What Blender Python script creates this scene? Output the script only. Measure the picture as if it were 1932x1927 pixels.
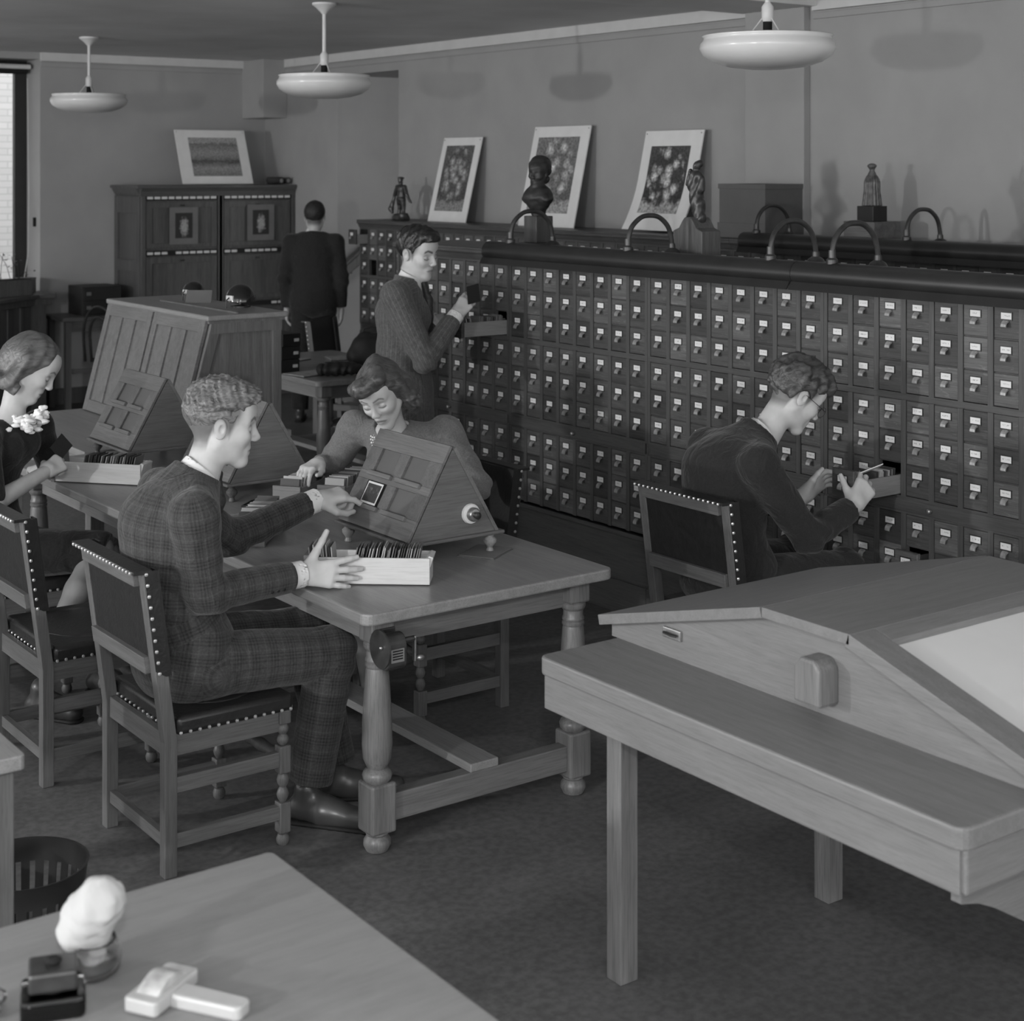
import bpy, bmesh, math, random
import numpy as np
from mathutils import Vector, Matrix, Euler
random.seed(7)
for o in list(bpy.data.objects): bpy.data.objects.remove(o)
scn = bpy.context.scene
COL = scn.collection
PI = math.pi
# ------------------------------------------------------------------ camera
YAW = math.atan(2183/3000.)                    # room axes: +Y along the card cabinets, +X towards them
cam_d = bpy.data.cameras.new('camera'); cam = bpy.data.objects.new('camera', cam_d); COL.objects.link(cam)
cam.location = (0, 0, 2.1); cam.rotation_euler = (PI/2, 0, -YAW)
cam_d.sensor_width = 36; cam_d.sensor_fit = 'HORIZONTAL'; cam_d.lens = 36*3000/1932
cam_d.shift_x = 0; cam_d.shift_y = -(963.5-317)/1932
cam_d.clip_start = .05; cam_d.clip_end = 100
cam_d.dof.use_dof = True; cam_d.dof.focus_distance = 5.6; cam_d.dof.aperture_fstop = 5.0
scn.camera = cam
scn.view_settings.view_transform = 'Standard'; scn.view_settings.look = 'None'
scn.view_settings.exposure = 0.6; scn.view_settings.gamma = 1.0
scn.view_settings.use_curve_mapping = False
# ------------------------------------------------------------------ light
W = bpy.data.worlds.new('world'); scn.world = W; W.use_nodes = True
W.node_tree.nodes['Background'].inputs[0].default_value = (1, 1, 1, 1)
W.node_tree.nodes['Background'].inputs[1].default_value = 1.48
def flash(name, loc, power, radius, target):
    l = bpy.data.lights.new(name, 'POINT'); l.energy = power; l.shadow_soft_size = radius
    o = bpy.data.objects.new(name, l); COL.objects.link(o); o.location = loc
    return o
flash('flash_on_camera', (-0.05, -0.1, 2.62), 100, .05, None)
flash('flash_on_stand', (-3.5, 1.4, 2.05), 320, .08, None)
flash('flash_far_stand', (-4.8, 7.4, 2.3), 480, .09, None)
sun = bpy.data.lights.new('sun', 'SUN'); sun.energy = 1.2; sun.angle = .05
so = bpy.data.objects.new('sun', sun); COL.objects.link(so); so.rotation_euler = (math.radians(28), 0, 0); so.location = (0, -5, 9)
# ------------------------------------------------------------------ materials
def newmat(name):
    m = bpy.data.materials.new(name); m.use_nodes = True
    nt = m.node_tree; b = nt.nodes['Principled BSDF']
    return m, nt, b
def N(nt, t, **kw):
    n = nt.nodes.new(t)
    for k, v in kw.items(): setattr(n, k, v)
    return n
def g(v): return (v, v, v, 1)
def ramp(nt, fac, stops):
    r = N(nt, 'ShaderNodeValToRGB'); e = r.color_ramp.elements
    while len(e) < len(stops): e.new(.5)
    for i, (p, v) in enumerate(stops): e[i].position = p; e[i].color = g(v)
    nt.links.new(fac, r.inputs[0]); return r.outputs[0]
def mul(nt, a, b):
    m = N(nt, 'ShaderNodeMix', data_type='RGBA', blend_type='MULTIPLY'); m.inputs[0].default_value = 1
    nt.links.new(a, m.inputs[6])
    if hasattr(b, 'is_output'): nt.links.new(b, m.inputs[7])
    else: m.inputs[7].default_value = g(b)
    return m.outputs[2]
def mathn(nt, op, a, b=None, c=None):
    m = N(nt, 'ShaderNodeMath', operation=op)
    for i, x in enumerate((a, b, c)):
        if x is None: continue
        if hasattr(x, 'is_output'): nt.links.new(x, m.inputs[i])
        else: m.inputs[i].default_value = x
    return m.outputs[0]
MATS = {}
def plain(name, v, rough=.6, spec=.3, metal=0, noise=.08, scale=9, bump=0, bscale=200):
    if name in MATS: return MATS[name]
    m, nt, b = newmat(name)
    tc = N(nt, 'ShaderNodeTexCoord'); n = N(nt, 'ShaderNodeTexNoise'); n.inputs['Scale'].default_value = scale; n.inputs['Detail'].default_value = 5
    nt.links.new(tc.outputs['Object'], n.inputs['Vector'])
    c = ramp(nt, n.outputs[0], [(.3, v*(1-noise)), (.7, v*(1+noise))])
    nt.links.new(c, b.inputs['Base Color']); b.inputs['Roughness'].default_value = rough
    b.inputs['Specular IOR Level'].default_value = spec; b.inputs['Metallic'].default_value = metal
    if bump:
        n2 = N(nt, 'ShaderNodeTexNoise'); n2.inputs['Scale'].default_value = bscale; n2.inputs['Detail'].default_value = 3
        nt.links.new(tc.outputs['Object'], n2.inputs['Vector'])
        bp = N(nt, 'ShaderNodeBump'); bp.inputs['Strength'].default_value = bump; bp.inputs['Distance'].default_value = .004
        nt.links.new(n2.outputs[0], bp.inputs['Height']); nt.links.new(bp.outputs[0], b.inputs['Normal'])
    MATS[name] = m; return m
def wood(name, v, c=.28, rough=.42, axis=0, rnd=.0, spec=.35, sc=1.0, flake=.0):
    if name in MATS: return MATS[name]
    m, nt, b = newmat(name)
    tc = N(nt, 'ShaderNodeTexCoord'); oi = N(nt, 'ShaderNodeObjectInfo')
    cmb = N(nt, 'ShaderNodeCombineXYZ')
    for i in range(3): nt.links.new(mathn(nt, 'MULTIPLY', oi.outputs['Random'], 7.3+i*5), cmb.inputs[i])
    add = N(nt, 'ShaderNodeVectorMath', operation='ADD'); nt.links.new(tc.outputs['Object'], add.inputs[0]); nt.links.new(cmb.outputs[0], add.inputs[1])
    def grain(along, across, det, dist):
        mp = N(nt, 'ShaderNodeMapping'); s = [across*sc]*3; s[axis] = along*sc
        mp.inputs['Scale'].default_value = s; nt.links.new(add.outputs[0], mp.inputs['Vector'])
        n = N(nt, 'ShaderNodeTexNoise'); n.inputs['Scale'].default_value = 1; n.inputs['Detail'].default_value = det; n.inputs['Roughness'].default_value = .62
        n.inputs['Distortion'].default_value = dist
        nt.links.new(mp.outputs[0], n.inputs['Vector']); return n.outputs[0]
    g1 = grain(1.6, 24, 5, .6); g2 = grain(9, 210, 3, 0)
    c1 = ramp(nt, g1, [(.28, v*(1-c)), (.72, v*(1+c))]); c2 = ramp(nt, g2, [(.35, 1-c*.9), (.55, 1.04)])
    col = mul(nt, c1, c2)
    if flake:
        g3 = grain(14, 60, 2, 1.5); col = mul(nt, col, ramp(nt, g3, [(.6, 1.0), (.68, 1+flake)]))
    if rnd:
        mr = N(nt, 'ShaderNodeMapRange'); mr.inputs[3].default_value = 1-rnd; mr.inputs[4].default_value = 1+rnd
        nt.links.new(oi.outputs['Random'], mr.inputs[0]); col = mul(nt, col, mr.outputs[0])
    nt.links.new(col, b.inputs['Base Color']); b.inputs['Roughness'].default_value = rough; b.inputs['Specular IOR Level'].default_value = spec
    bp = N(nt, 'ShaderNodeBump'); bp.inputs['Strength'].default_value = .12; bp.inputs['Distance'].default_value = .002
    nt.links.new(g2, bp.inputs['Height']); nt.links.new(bp.outputs[0], b.inputs['Normal'])
    MATS[name] = m; return m
# ------------------------------------------------------------------ mesh helpers
class MB:
    def __init__(s): s.v = []; s.f = []
    def add(s, vs, fs):
        o = len(s.v); s.v += [tuple(p) for p in vs]; s.f += [tuple(i+o for i in f) for f in fs]; return s
    def box(s, x0, x1, y0, y1, z0, z1):
        return s.add([(x0,y0,z0),(x1,y0,z0),(x1,y1,z0),(x0,y1,z0),(x0,y0,z1),(x1,y0,z1),(x1,y1,z1),(x0,y1,z1)],
                     [(0,3,2,1),(4,5,6,7),(0,1,5,4),(1,2,6,5),(2,3,7,6),(3,0,4,7)])
    def obox(s, M, x0, x1, y0, y1, z0, z1):
        t = MB().box(x0,x1,y0,y1,z0,z1); return s.add([M @ Vector(p) for p in t.v], t.f)
    def prism(s, pts, axis, a, b):
        """polygon pts (2-D) extruded along axis 0/1/2 from a to b"""
        def mk(p, h):
            if axis == 0: return (h, p[0], p[1])
            if axis == 1: return (p[0], h, p[1])
            return (p[0], p[1], h)
        n = len(pts); vs = [mk(p, a) for p in pts] + [mk(p, b) for p in pts]
        fs = [tuple(range(n))[::-1], tuple(range(n, 2*n))] + [(i, (i+1) % n, n+(i+1) % n, n+i) for i in range(n)]
        return s.add(vs, fs)
    def lathe(s, prof, n=20, cx=0, cy=0, cap=True, M=None):
        vs = []; fs = []
        for r, z in prof:
            for k in range(n):
                a = 2*PI*k/n; vs.append(Vector((cx+r*math.cos(a), cy+r*math.sin(a), z)))
        for i in range(len(prof)-1):
            for k in range(n):
                k2 = (k+1) % n; fs.append((i*n+k, i*n+k2, (i+1)*n+k2, (i+1)*n+k))
        if cap:
            fs.append(tuple(range(n))[::-1]); fs.append(tuple((len(prof)-1)*n+k for k in range(n)))
        if M: vs = [M @ v for v in vs]
        return s.add(vs, fs)
    def tube(s, pts, r, n=8, cap=True):
        pts = [Vector(p) for p in pts]; m = len(pts); rs = r if hasattr(r, '__len__') else [r]*m
        vs = []; fs = []; up = None
        for i, p in enumerate(pts):
            t = (pts[min(i+1, m-1)]-pts[max(i-1, 0)]).normalized()
            if up is None: up = Vector((0,0,1)) if abs(t.z) < .9 else Vector((1,0,0))
            u = (up - t*up.dot(t)).normalized(); w = t.cross(u); up = u
            for k in range(n):
                a = 2*PI*k/n; vs.append(p+(u*math.cos(a)+w*math.sin(a))*rs[i])
        for i in range(m-1):
            for k in range(n): fs.append((i*n+k, i*n+(k+1) % n, (i+1)*n+(k+1) % n, (i+1)*n+k))
        if cap: fs.append(tuple(range(n))[::-1]); fs.append(tuple((m-1)*n+k for k in range(n)))
        return s.add(vs, fs)
    def sphere(s, c, r, n=10, m=6):
        rr = r if hasattr(r, '__len__') else (r, r, r); vs = [(c[0], c[1], c[2]-rr[2])]; fs = []
        for i in range(1, m):
            t = PI*i/m-PI/2
            for k in range(n):
                a = 2*PI*k/n; vs.append((c[0]+rr[0]*math.cos(t)*math.cos(a), c[1]+rr[1]*math.cos(t)*math.sin(a), c[2]+rr[2]*math.sin(t)))
        vs.append((c[0], c[1], c[2]+rr[2])); L = len(vs)-1
        for k in range(n): fs.append((0, 1+(k+1) % n, 1+k)); fs.append((L, L-n+k, L-n+(k+1) % n))
        for i in range(m-2):
            for k in range(n): a = 1+i*n; fs.append((a+k, a+(k+1) % n, a+n+(k+1) % n, a+n+k))
        return s.add(vs, fs)
    def mesh(s, name):
        me = bpy.data.meshes.new(name); me.from_pydata(s.v, [], s.f); me.update()
        bm = bmesh.new(); bm.from_mesh(me); bmesh.ops.recalc_face_normals(bm, faces=bm.faces); bm.to_mesh(me); bm.free()
        return me
def smooth_pts(pts, n=5):
    P = [Vector(p) for p in pts]; out = []
    for i in range(len(P)-1):
        a, b, c, d = P[max(i-1, 0)], P[i], P[i+1], P[min(i+2, len(P)-1)]
        for k in range(n):
            t = k/n; out.append(.5*((2*b)+(c-a)*t+(2*a-5*b+4*c-d)*t*t+(3*b-a-3*c+d)*t**3))
    return out+[P[-1]]
def obj(name, mb, mat, parent=None, smooth=False, bevel=0, seg=2, loc=None, rot=None, label=None):
    me = mb.mesh(name) if isinstance(mb, MB) else mb
    if mat is not None and not me.materials: me.materials.append(mat)
    o = bpy.data.objects.new(name, me); COL.objects.link(o)
    if smooth:
        me.polygons.foreach_set('use_smooth', [True]*len(me.polygons))
        if smooth != 'all':
            try: me.set_sharp_from_angle(angle=math.radians(40))
            except Exception: pass
    if bevel:
        md = o.modifiers.new('bevel', 'BEVEL'); md.width = bevel; md.segments = seg; md.limit_method = 'ANGLE'
    if parent: o.parent = parent
    if loc: o.location = loc
    if rot: o.rotation_euler = rot
    if label: o['label'] = label
    return o
def tag(o, label, cat, group=None):
    o['label'] = label; o['category'] = cat
    if group: o['group'] = group
    return o
def thing(name, label, cat, loc=(0,0,0), rz=0, group=None):
    o = bpy.data.objects.new(name, None); COL.objects.link(o); o.location = loc; o.rotation_euler = (0, 0, rz)
    o.empty_display_size = .1
    return tag(o, label, cat, group)
def struct(name, mb, mat, parent=None, **k):
    o = obj(name, mb, mat, parent, **k)
    if not parent: o['kind'] = 'structure'
    return o
# ------------------------------------------------------------------ shared materials
M_wall = plain('painted_plaster', .335, .85, .2, noise=.05, scale=3, bump=.25, bscale=260)
M_ceil = plain('ceiling_plaster', .58, .9, .1, noise=.12, scale=1.2)
M_trim = plain('painted_trim', .56, .7, .2, noise=.04)
M_white = plain('white_paint', .62, .4, .4, noise=.03)
M_iron = plain('dark_enamel', .022, .33, .5, noise=.15)
M_bronze = plain('dark_bronze', .035, .35, .6, noise=.35, scale=30)
M_black = plain('black_leather', .018, .33, .5, noise=.25, scale=40, bump=.25, bscale=90)
M_brass = plain('brass', .42, .3, .5, metal=.85, noise=.2, scale=60)
M_nail = plain('brass_nail', .5, .3, .6, metal=.6)
M_card = plain('card_stock', .62, .8, .1, noise=.06)
M_paper = plain('paper_white', .72, .8, .1, noise=.04)
M_dark = plain('matte_black', .02, .8, .1)  # plain black of small fittings, buttons, stems and soil
M_cord = plain('black_cord', .025, .6, .2)
M_glassdark = plain('dark_glass', .05, .15, .5, noise=.2)
O_cab = wood('cabinet_oak', .078, .22, .42, axis=1)
O_cabv = wood('cabinet_oak_upright', .08, .22, .42, axis=2)
O_drw = wood('drawer_front_oak', .085, .3, .45, axis=1, rnd=.45, flake=.35)
O_tab = wood('table_oak', .235, .15, .33, axis=1, spec=.45)
O_tabx = wood('table_oak_cross', .15, .2, .4, axis=0)
O_tabz = wood('table_oak_turned', .155, .25, .36, axis=2, spec=.5)
O_dk = wood('dark_oak', .095, .25, .42, axis=2)
O_dkx = wood('dark_oak_cross', .095, .25, .4, axis=0)
O_scr = wood('light_oak', .165, .13, .45, axis=1, sc=1.7)
O_scrx = wood('light_oak_cross', .165, .13, .45, axis=0, sc=1.7)
O_scrz = wood('light_oak_upright', .165, .25, .5, axis=2)
O_chair = wood('chair_oak', .115, .22, .4, axis=2)
O_chairx = wood('chair_oak_cross', .12, .22, .4, axis=0)
O_chairy = wood('chair_oak_rail', .12, .22, .4, axis=1)
O_pale = wood('pale_pine', .6, .08, .5, axis=0)
O_near = wood('near_table_oak', .215, .08, .5, axis=0, sc=1.6)
# ------------------------------------------------------------------ the room
XW, YB, HC = 7.1, 13.8, 3.12
def floor_mat():
    m, nt, b = newmat('dark_linoleum')
    tc = N(nt, 'ShaderNodeTexCoord')
    n = N(nt, 'ShaderNodeTexNoise'); n.inputs['Scale'].default_value = 2.2; n.inputs['Detail'].default_value = 7; n.inputs['Roughness'].default_value = .65
    n2 = N(nt, 'ShaderNodeTexNoise'); n2.inputs['Scale'].default_value = 38; n2.inputs['Detail'].default_value = 4
    for x in (n, n2): nt.links.new(tc.outputs['Object'], x.inputs['Vector'])
    c = mul(nt, ramp(nt, n.outputs[0], [(.3, .098), (.7, .142)]), ramp(nt, n2.outputs[0], [(.35, .8), (.65, 1.15)]))
    nt.links.new(c, b.inputs['Base Color']); b.inputs['Roughness'].default_value = .55; b.inputs['Specular IOR Level'].default_value = .3
    return m
struct('floor', MB().box(-5, 10, -3, 18, -.1, 0), floor_mat())
struct('ceiling', MB().box(-5, 10, -3, 14.3, HC, HC+.15), M_ceil)
struct('wall_right', MB().box(XW, XW+.2, -3, 11.38, 0, HC).box(XW, XW+.2, 11.38, 12.4, 2.925, HC).box(XW, XW+.2, 12.4, YB+.4, 0, HC), M_wall)
struct('wall_stair', MB().box(XW+.2, 10, 12.4, 12.6, 0, HC).box(9.9, 10, 9, 12.4, 0, HC).box(XW+.2, 10, 9, 12.4, 2.925, 3.0), M_wall)
struct('wall_back', MB().box(4.89, XW, YB, YB+.4, 0, HC).box(-5, 2.9, YB, YB+.4, 0, HC).box(2.9, 4.89, YB, YB+.4, 0, .92).box(2.9, 4.89, YB, YB+.4, 3.06, HC), M_wall)
# crown strip and picture rail along the walls
for i, (a, b_) in enumerate(((7.22, YB), (-3, 6.66))):
    struct('trim_%d' % (i+1), MB().box(XW-.03, XW, a, b_, HC-.075, HC), M_trim)
    struct('trim_%d' % (i+3), MB().box(XW-.022, XW, a, b_, HC-.125, HC-.085).box(XW-.03, XW, a, b_, HC-.09, HC-.082), M_wall)
struct('trim_5', MB().box(4.89, XW, YB-.03, YB, HC-.075, HC), M_trim)
struct('trim_6', MB().box(4.89, XW, YB-.022, YB, HC-.125, HC-.085).box(4.89, XW, YB-.03, YB, HC-.09, HC-.082), M_wall)
struct('trim_7', MB().box(6.85, XW, 13.36, YB, 2.57, HC), M_wall, bevel=.006)             # boxed duct in the corner
struct('trim_8', MB().box(XW-.055, XW, 6.70, 7.20, 0, HC-.05), M_wall, bevel=.004)         # pilaster
struct('trim_9', MB().box(-5, XW, 6.62, 7.24, HC-.05, HC), M_ceil)                        # shallow ceiling beam
struct('baseboard_right', MB().box(XW-.02, XW, -3, 11.38, 0, .14), O_dk)
struct('baseboard_back', MB().box(4.89, XW, YB-.02, YB, 0, .14), O_dk)
# stair rail seen in the opening
hr = thing('stair_handrail', 'dark sloping handrail on the stair wall behind the standing man', 'handrail', (XW, 12.4, 0))
def slant(x0, z0, x1, z1, th, y0, y1): return MB().prism([(x0, z0-th), (x1, z1-th), (x1, z1), (x0, z0)], 1, y0, y1)
obj('rail', slant(-.06, 1.16, 1.15, 2.02, .11, -.07, -.02), O_dk, hr, bevel=.01)
obj('rail_cap', slant(-.06, 1.19, 1.15, 2.05, .03, -.085, -.01), O_dk, hr, bevel=.006)
for x in (.1, .9): obj('bracket', MB().box(x, x+.03, -.03, 0, 1.08+.71*x, 1.16+.71*x), M_iron, hr)
# window with painted brick wall outside
def brick_mat():
    m, nt, b = newmat('painted_brick')
    tc = N(nt, 'ShaderNodeTexCoord'); mp = N(nt, 'ShaderNodeMapping'); mp.inputs['Rotation'].default_value = (PI/2, 0, 0)
    br = N(nt, 'ShaderNodeTexBrick'); br.inputs['Scale'].default_value = 1; br.inputs['Brick Width'].default_value = .21; br.inputs['Row Height'].default_value = .07
    br.inputs['Mortar Size'].default_value = .006; br.inputs['Color1'].default_value = g(.66); br.inputs['Color2'].default_value = g(.6); br.inputs['Mortar'].default_value = g(.5)
    nt.links.new(tc.outputs['Object'], mp.inputs[0]); nt.links.new(mp.outputs[0], br.inputs['Vector']); nt.links.new(br.outputs[0], b.inputs['Base Color'])
    b.inputs['Roughness'].default_value = .9; return m
struct('wall_outside', MB().box(-1, 9, 17.0, 17.2, 0, 6), brick_mat())
wf = MB().box(4.78, 4.89, 14.14, 14.2, .92, 3.06).box(2.9, 3.0, 14.14, 14.2, .92, 3.06).box(3.0, 4.78, 14.14, 14.2, 2.98, 3.06).box(3.0, 4.78, 14.14, 14.2, .92, 1.0)
win = struct('window_1', wf, M_iron)
wg = bpy.data.materials.new('window_glass'); wg.use_nodes = True
wb = wg.node_tree.nodes['Principled BSDF']; wb.inputs['Transmission Weight'].default_value = 1; wb.inputs['Roughness'].default_value = 0; wb.inputs['IOR'].default_value = 1.02
obj('pane', MB().box(3.0, 4.78, 14.165, 14.171, 1.0, 2.98), wg, win)
obj('blind_box', MB().box(2.95, 4.85, 14.0, 14.12, 2.94, 3.04), M_dark, win, bevel=.01)
obj('blind_roller', MB().tube([(2.95, 13.97, 3.0), (4.86, 13.97, 3.0)], .022, 10), M_trim, win, smooth=True)
sl = MB().box(2.9, 4.89, 13.8, 14.14, .92, .96); obj('sill', sl, M_trim, win, bevel=.005)
obj('blind_cord', MB().tube([(4.845, 14.0, 2.9), (4.85, 13.98, 1.9), (4.84, 13.96, 1.35), (4.80, 13.95, 1.12), (4.74, 13.95, 1.05)], .004, 6), M_trim, win, smooth=True)
obj('cord_cleat', MB().box(4.87, 4.889, 13.9, 13.93, 1.58, 1.66), M_dark, win)
# ------------------------------------------------------------------ pendant lamps
M_opal = plain('opal_glass', .66, .22, .5, noise=.02)
bowl_prof = [(.004, -.092), (.09, -.090), (.17, -.080), (.235, -.060), (.278, -.032), (.294, -.002), (.292, .018), (.280, .032), (.276, .046), (.284, .052), (.276, .056), (.262, .046), (.268, .03), (.262, .0), (.2, -.05), (.1, -.075), (.004, -.08)]
for x, y, lb in ((4.63, 11.97, 'white opal pendant lamp farthest from the camera, above the panelled cupboard'), (4.85, 8.64, 'white opal pendant lamp in the middle, above the standing men'), (4.96, 4.93, 'largest white opal pendant lamp, nearest, above the card drawers')):
    t = thing('pendant_lamp', lb, 'lamp', (x, y, 0), 0, 'opal bowl pendant lamps')
    obj('ceiling_rose', MB().lathe([(.075, HC), (.075, HC-.012), (.05, HC-.03), (.02, HC-.06), (.014, HC-.07)], 20), M_white, t, smooth=True)
    obj('rod', MB().lathe([(.012, HC-.06), (.012, 2.80)], 12), M_white, t, smooth=True)
    obj('socket', MB().lathe([(.012, 2.82), (.026, 2.80), (.026, 2.745), (.019, 2.735), (.019, 2.72)], 16), M_white, t, smooth=True)
    obj('socket_neck', MB().lathe([(.02, 2.735), (.02, 2.66)], 14), M_dark, t, smooth=True)
    obj('bowl', MB().lathe([(r, z+2.62) for r, z in bowl_prof], 48, cap=False), M_opal, t, smooth='all')
    for k in range(3):
        a = k*2*PI/3+.5
        obj('chain', MB().tube([(.024*math.cos(a), .024*math.sin(a), 2.75), (.085*math.cos(a), .085*math.sin(a), 2.672), (.235*math.cos(a), .235*math.sin(a), 2.662), (.272*math.cos(a), .272*math.sin(a), 2.655)], .0032, 5), M_white, t)
# ------------------------------------------------------------------ card drawer cabinets
PY, PZ, DW, DH = .1345, .1235, .109, .1195
def shared(name, mb, mat, smooth=False):
    me = mb.mesh(name); me.materials.append(mat)
    if smooth: me.polygons.foreach_set('use_smooth', [True]*len(me.polygons))
    return me
dm = MB(); b_ = .0025
w2, h2 = DW/2, DH/2
dm.add([(0, -w2+b_, -h2+b_), (0, w2-b_, -h2+b_), (0, w2-b_, h2-b_), (0, -w2+b_, h2-b_), (b_, -w2, -h2), (b_, w2, -h2), (b_, w2, h2), (b_, -w2, h2), (.018, -w2, -h2), (.018, w2, -h2), (.018, w2, h2), (.018, -w2, h2)],
       [(0,1,2,3), (0,4,5,1), (1,5,6,2), (2,6,7,3), (3,7,4,0), (4,8,9,5), (5,9,10,6), (6,10,11,7), (7,11,8,4), (8,11,10,9)])
ME_front = shared('drawer', dm, O_drw)
def frame_mb(w, h, t, d): return MB().box(-d, 0, -w, w, h-t, h).box(-d, 0, -w, w, -h, -h+t).box(-d, 0, -w, -w+t, -h+t, h-t).box(-d, 0, w-t, w, -h+t, h-t)
ME_hold = shared('label_holder', frame_mb(.0265, .0155, .0035, .003), plain('aged_brass', .05, .4, .5, metal=.4, noise=.4, scale=80))
def label_mat():
    m, nt, b = newmat('typed_label')
    tc = N(nt, 'ShaderNodeTexCoord'); oi = N(nt, 'ShaderNodeObjectInfo'); mp = N(nt, 'ShaderNodeMapping'); mp.inputs['Scale'].default_value = (1, 330, 120)
    add = N(nt, 'ShaderNodeVectorMath', operation='ADD'); nt.links.new(tc.outputs['Object'], mp.inputs[0]); nt.links.new(mp.outputs[0], add.inputs[0])
    cm = N(nt, 'ShaderNodeCombineXYZ'); nt.links.new(mathn(nt, 'MULTIPLY', oi.outputs['Random'], 50), cm.inputs[0]); nt.links.new(cm.outputs[0], add.inputs[1])
    n = N(nt, 'ShaderNodeTexNoise'); n.inputs['Scale'].default_value = 1; nt.links.new(add.outputs[0], n.inputs['Vector'])
    sx = N(nt, 'ShaderNodeSeparateXYZ'); nt.links.new(tc.outputs['Object'], sx.inputs[0])
    band = mathn(nt, 'LESS_THAN', mathn(nt, 'ABSOLUTE', mathn(nt, 'SUBTRACT', sx.outputs[2], .001)), .0028)
    inn = mathn(nt, 'LESS_THAN', mathn(nt, 'ABSOLUTE', sx.outputs[1]), .016)
    ink = mathn(nt, 'MULTIPLY', mathn(nt, 'MULTIPLY', band, inn), mathn(nt, 'GREATER_THAN', n.outputs[0], .52))
    c = ramp(nt, ink, [(0, .72), (1, .38)]); nt.links.new(c, b.inputs['Base Color']); b.inputs['Roughness'].default_value = .7
    return m
ME_label = shared('label_card', MB().box(-.0022, 0, -.0225, .0225, -.0115, .0115), label_mat())
pp = [(0, .004), (-.005, .004), (-.013, -.001), (-.018, -.009), (-.020, -.018), (-.0165, -.021), (-.0145, -.014), (-.011, -.007), (-.004, -.003), (0, -.003)]
ME_pull = shared('pull', MB().prism([(x, z) for x, z in pp], 1, -.011, .011), plain('pull_metal', .42, .3, .6, metal=.5, noise=.3, scale=70))
ME_stile = {}
def inst(name, me, parent, loc, rot=None):
    o = bpy.data.objects.new(name, me); COL.objects.link(o); o.parent = parent; o.location = loc
    if rot: o.rotation_euler = rot
    return o
ROWTOP = [1.602-PZ*k for k in range(3)] + [1.206-PZ*k for k in range(3)] + [.768-PZ*k for k in range(3)]
def tray(parent, L, kind=0):
    """sides, back and bottom of a pulled-out drawer (local x from 0 at the front)"""
    obj('drawer_side', MB().box(.018, L, -.052, -.044, -.055, .018), O_pale if kind else O_pull, parent)
    obj('drawer_side', MB().box(.018, L, .044, .052, -.055, .018), O_pull, parent)
    obj('drawer_bottom', MB().box(.018, L, -.044, .044, -.055, -.049), O_pull, parent)
O_pull = wood('drawer_side_wood', .21, .12, .5, axis=0)
M_sl = [plain('slide_edge_dark', .06, .5, .3), plain('slide_edge_mid', .17, .5, .3), plain('slide_edge_light', .4, .6, .2)]
ME_slide = [shared('glass_slide', MB().box(-.0017, .0017, -.041, .041, 0, .083), m) for m in M_sl]
def slide_set(M, xs, label, group, lean=.15, dz=.004):
    """individual glass slides standing in a tray; M: tray matrix (x along the tray)"""
    for i, (x, ln) in enumerate(xs):
        o = bpy.data.objects.new('glass_slide', random.choice((ME_slide[0], ME_slide[0], ME_slide[1], ME_slide[1], ME_slide[1], ME_slide[2]))); COL.objects.link(o)
        o.matrix_world = M @ Matrix.Translation((x, random.uniform(-.002, .002), random.uniform(0, dz)+(.005 if random.random() < .2 else 0))) @ Matrix.Rotation(ln+random.uniform(-.04, .04), 4, 'Y')
        n_ = i+1; sf = 'th' if 10 <= n_ % 100 <= 20 else {1: 'st', 2: 'nd', 3: 'rd'}.get(n_ % 10, 'th')
        tag(o, '%d%s glass slide from the front %s' % (n_, sf, label), 'glass slide', group)
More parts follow.
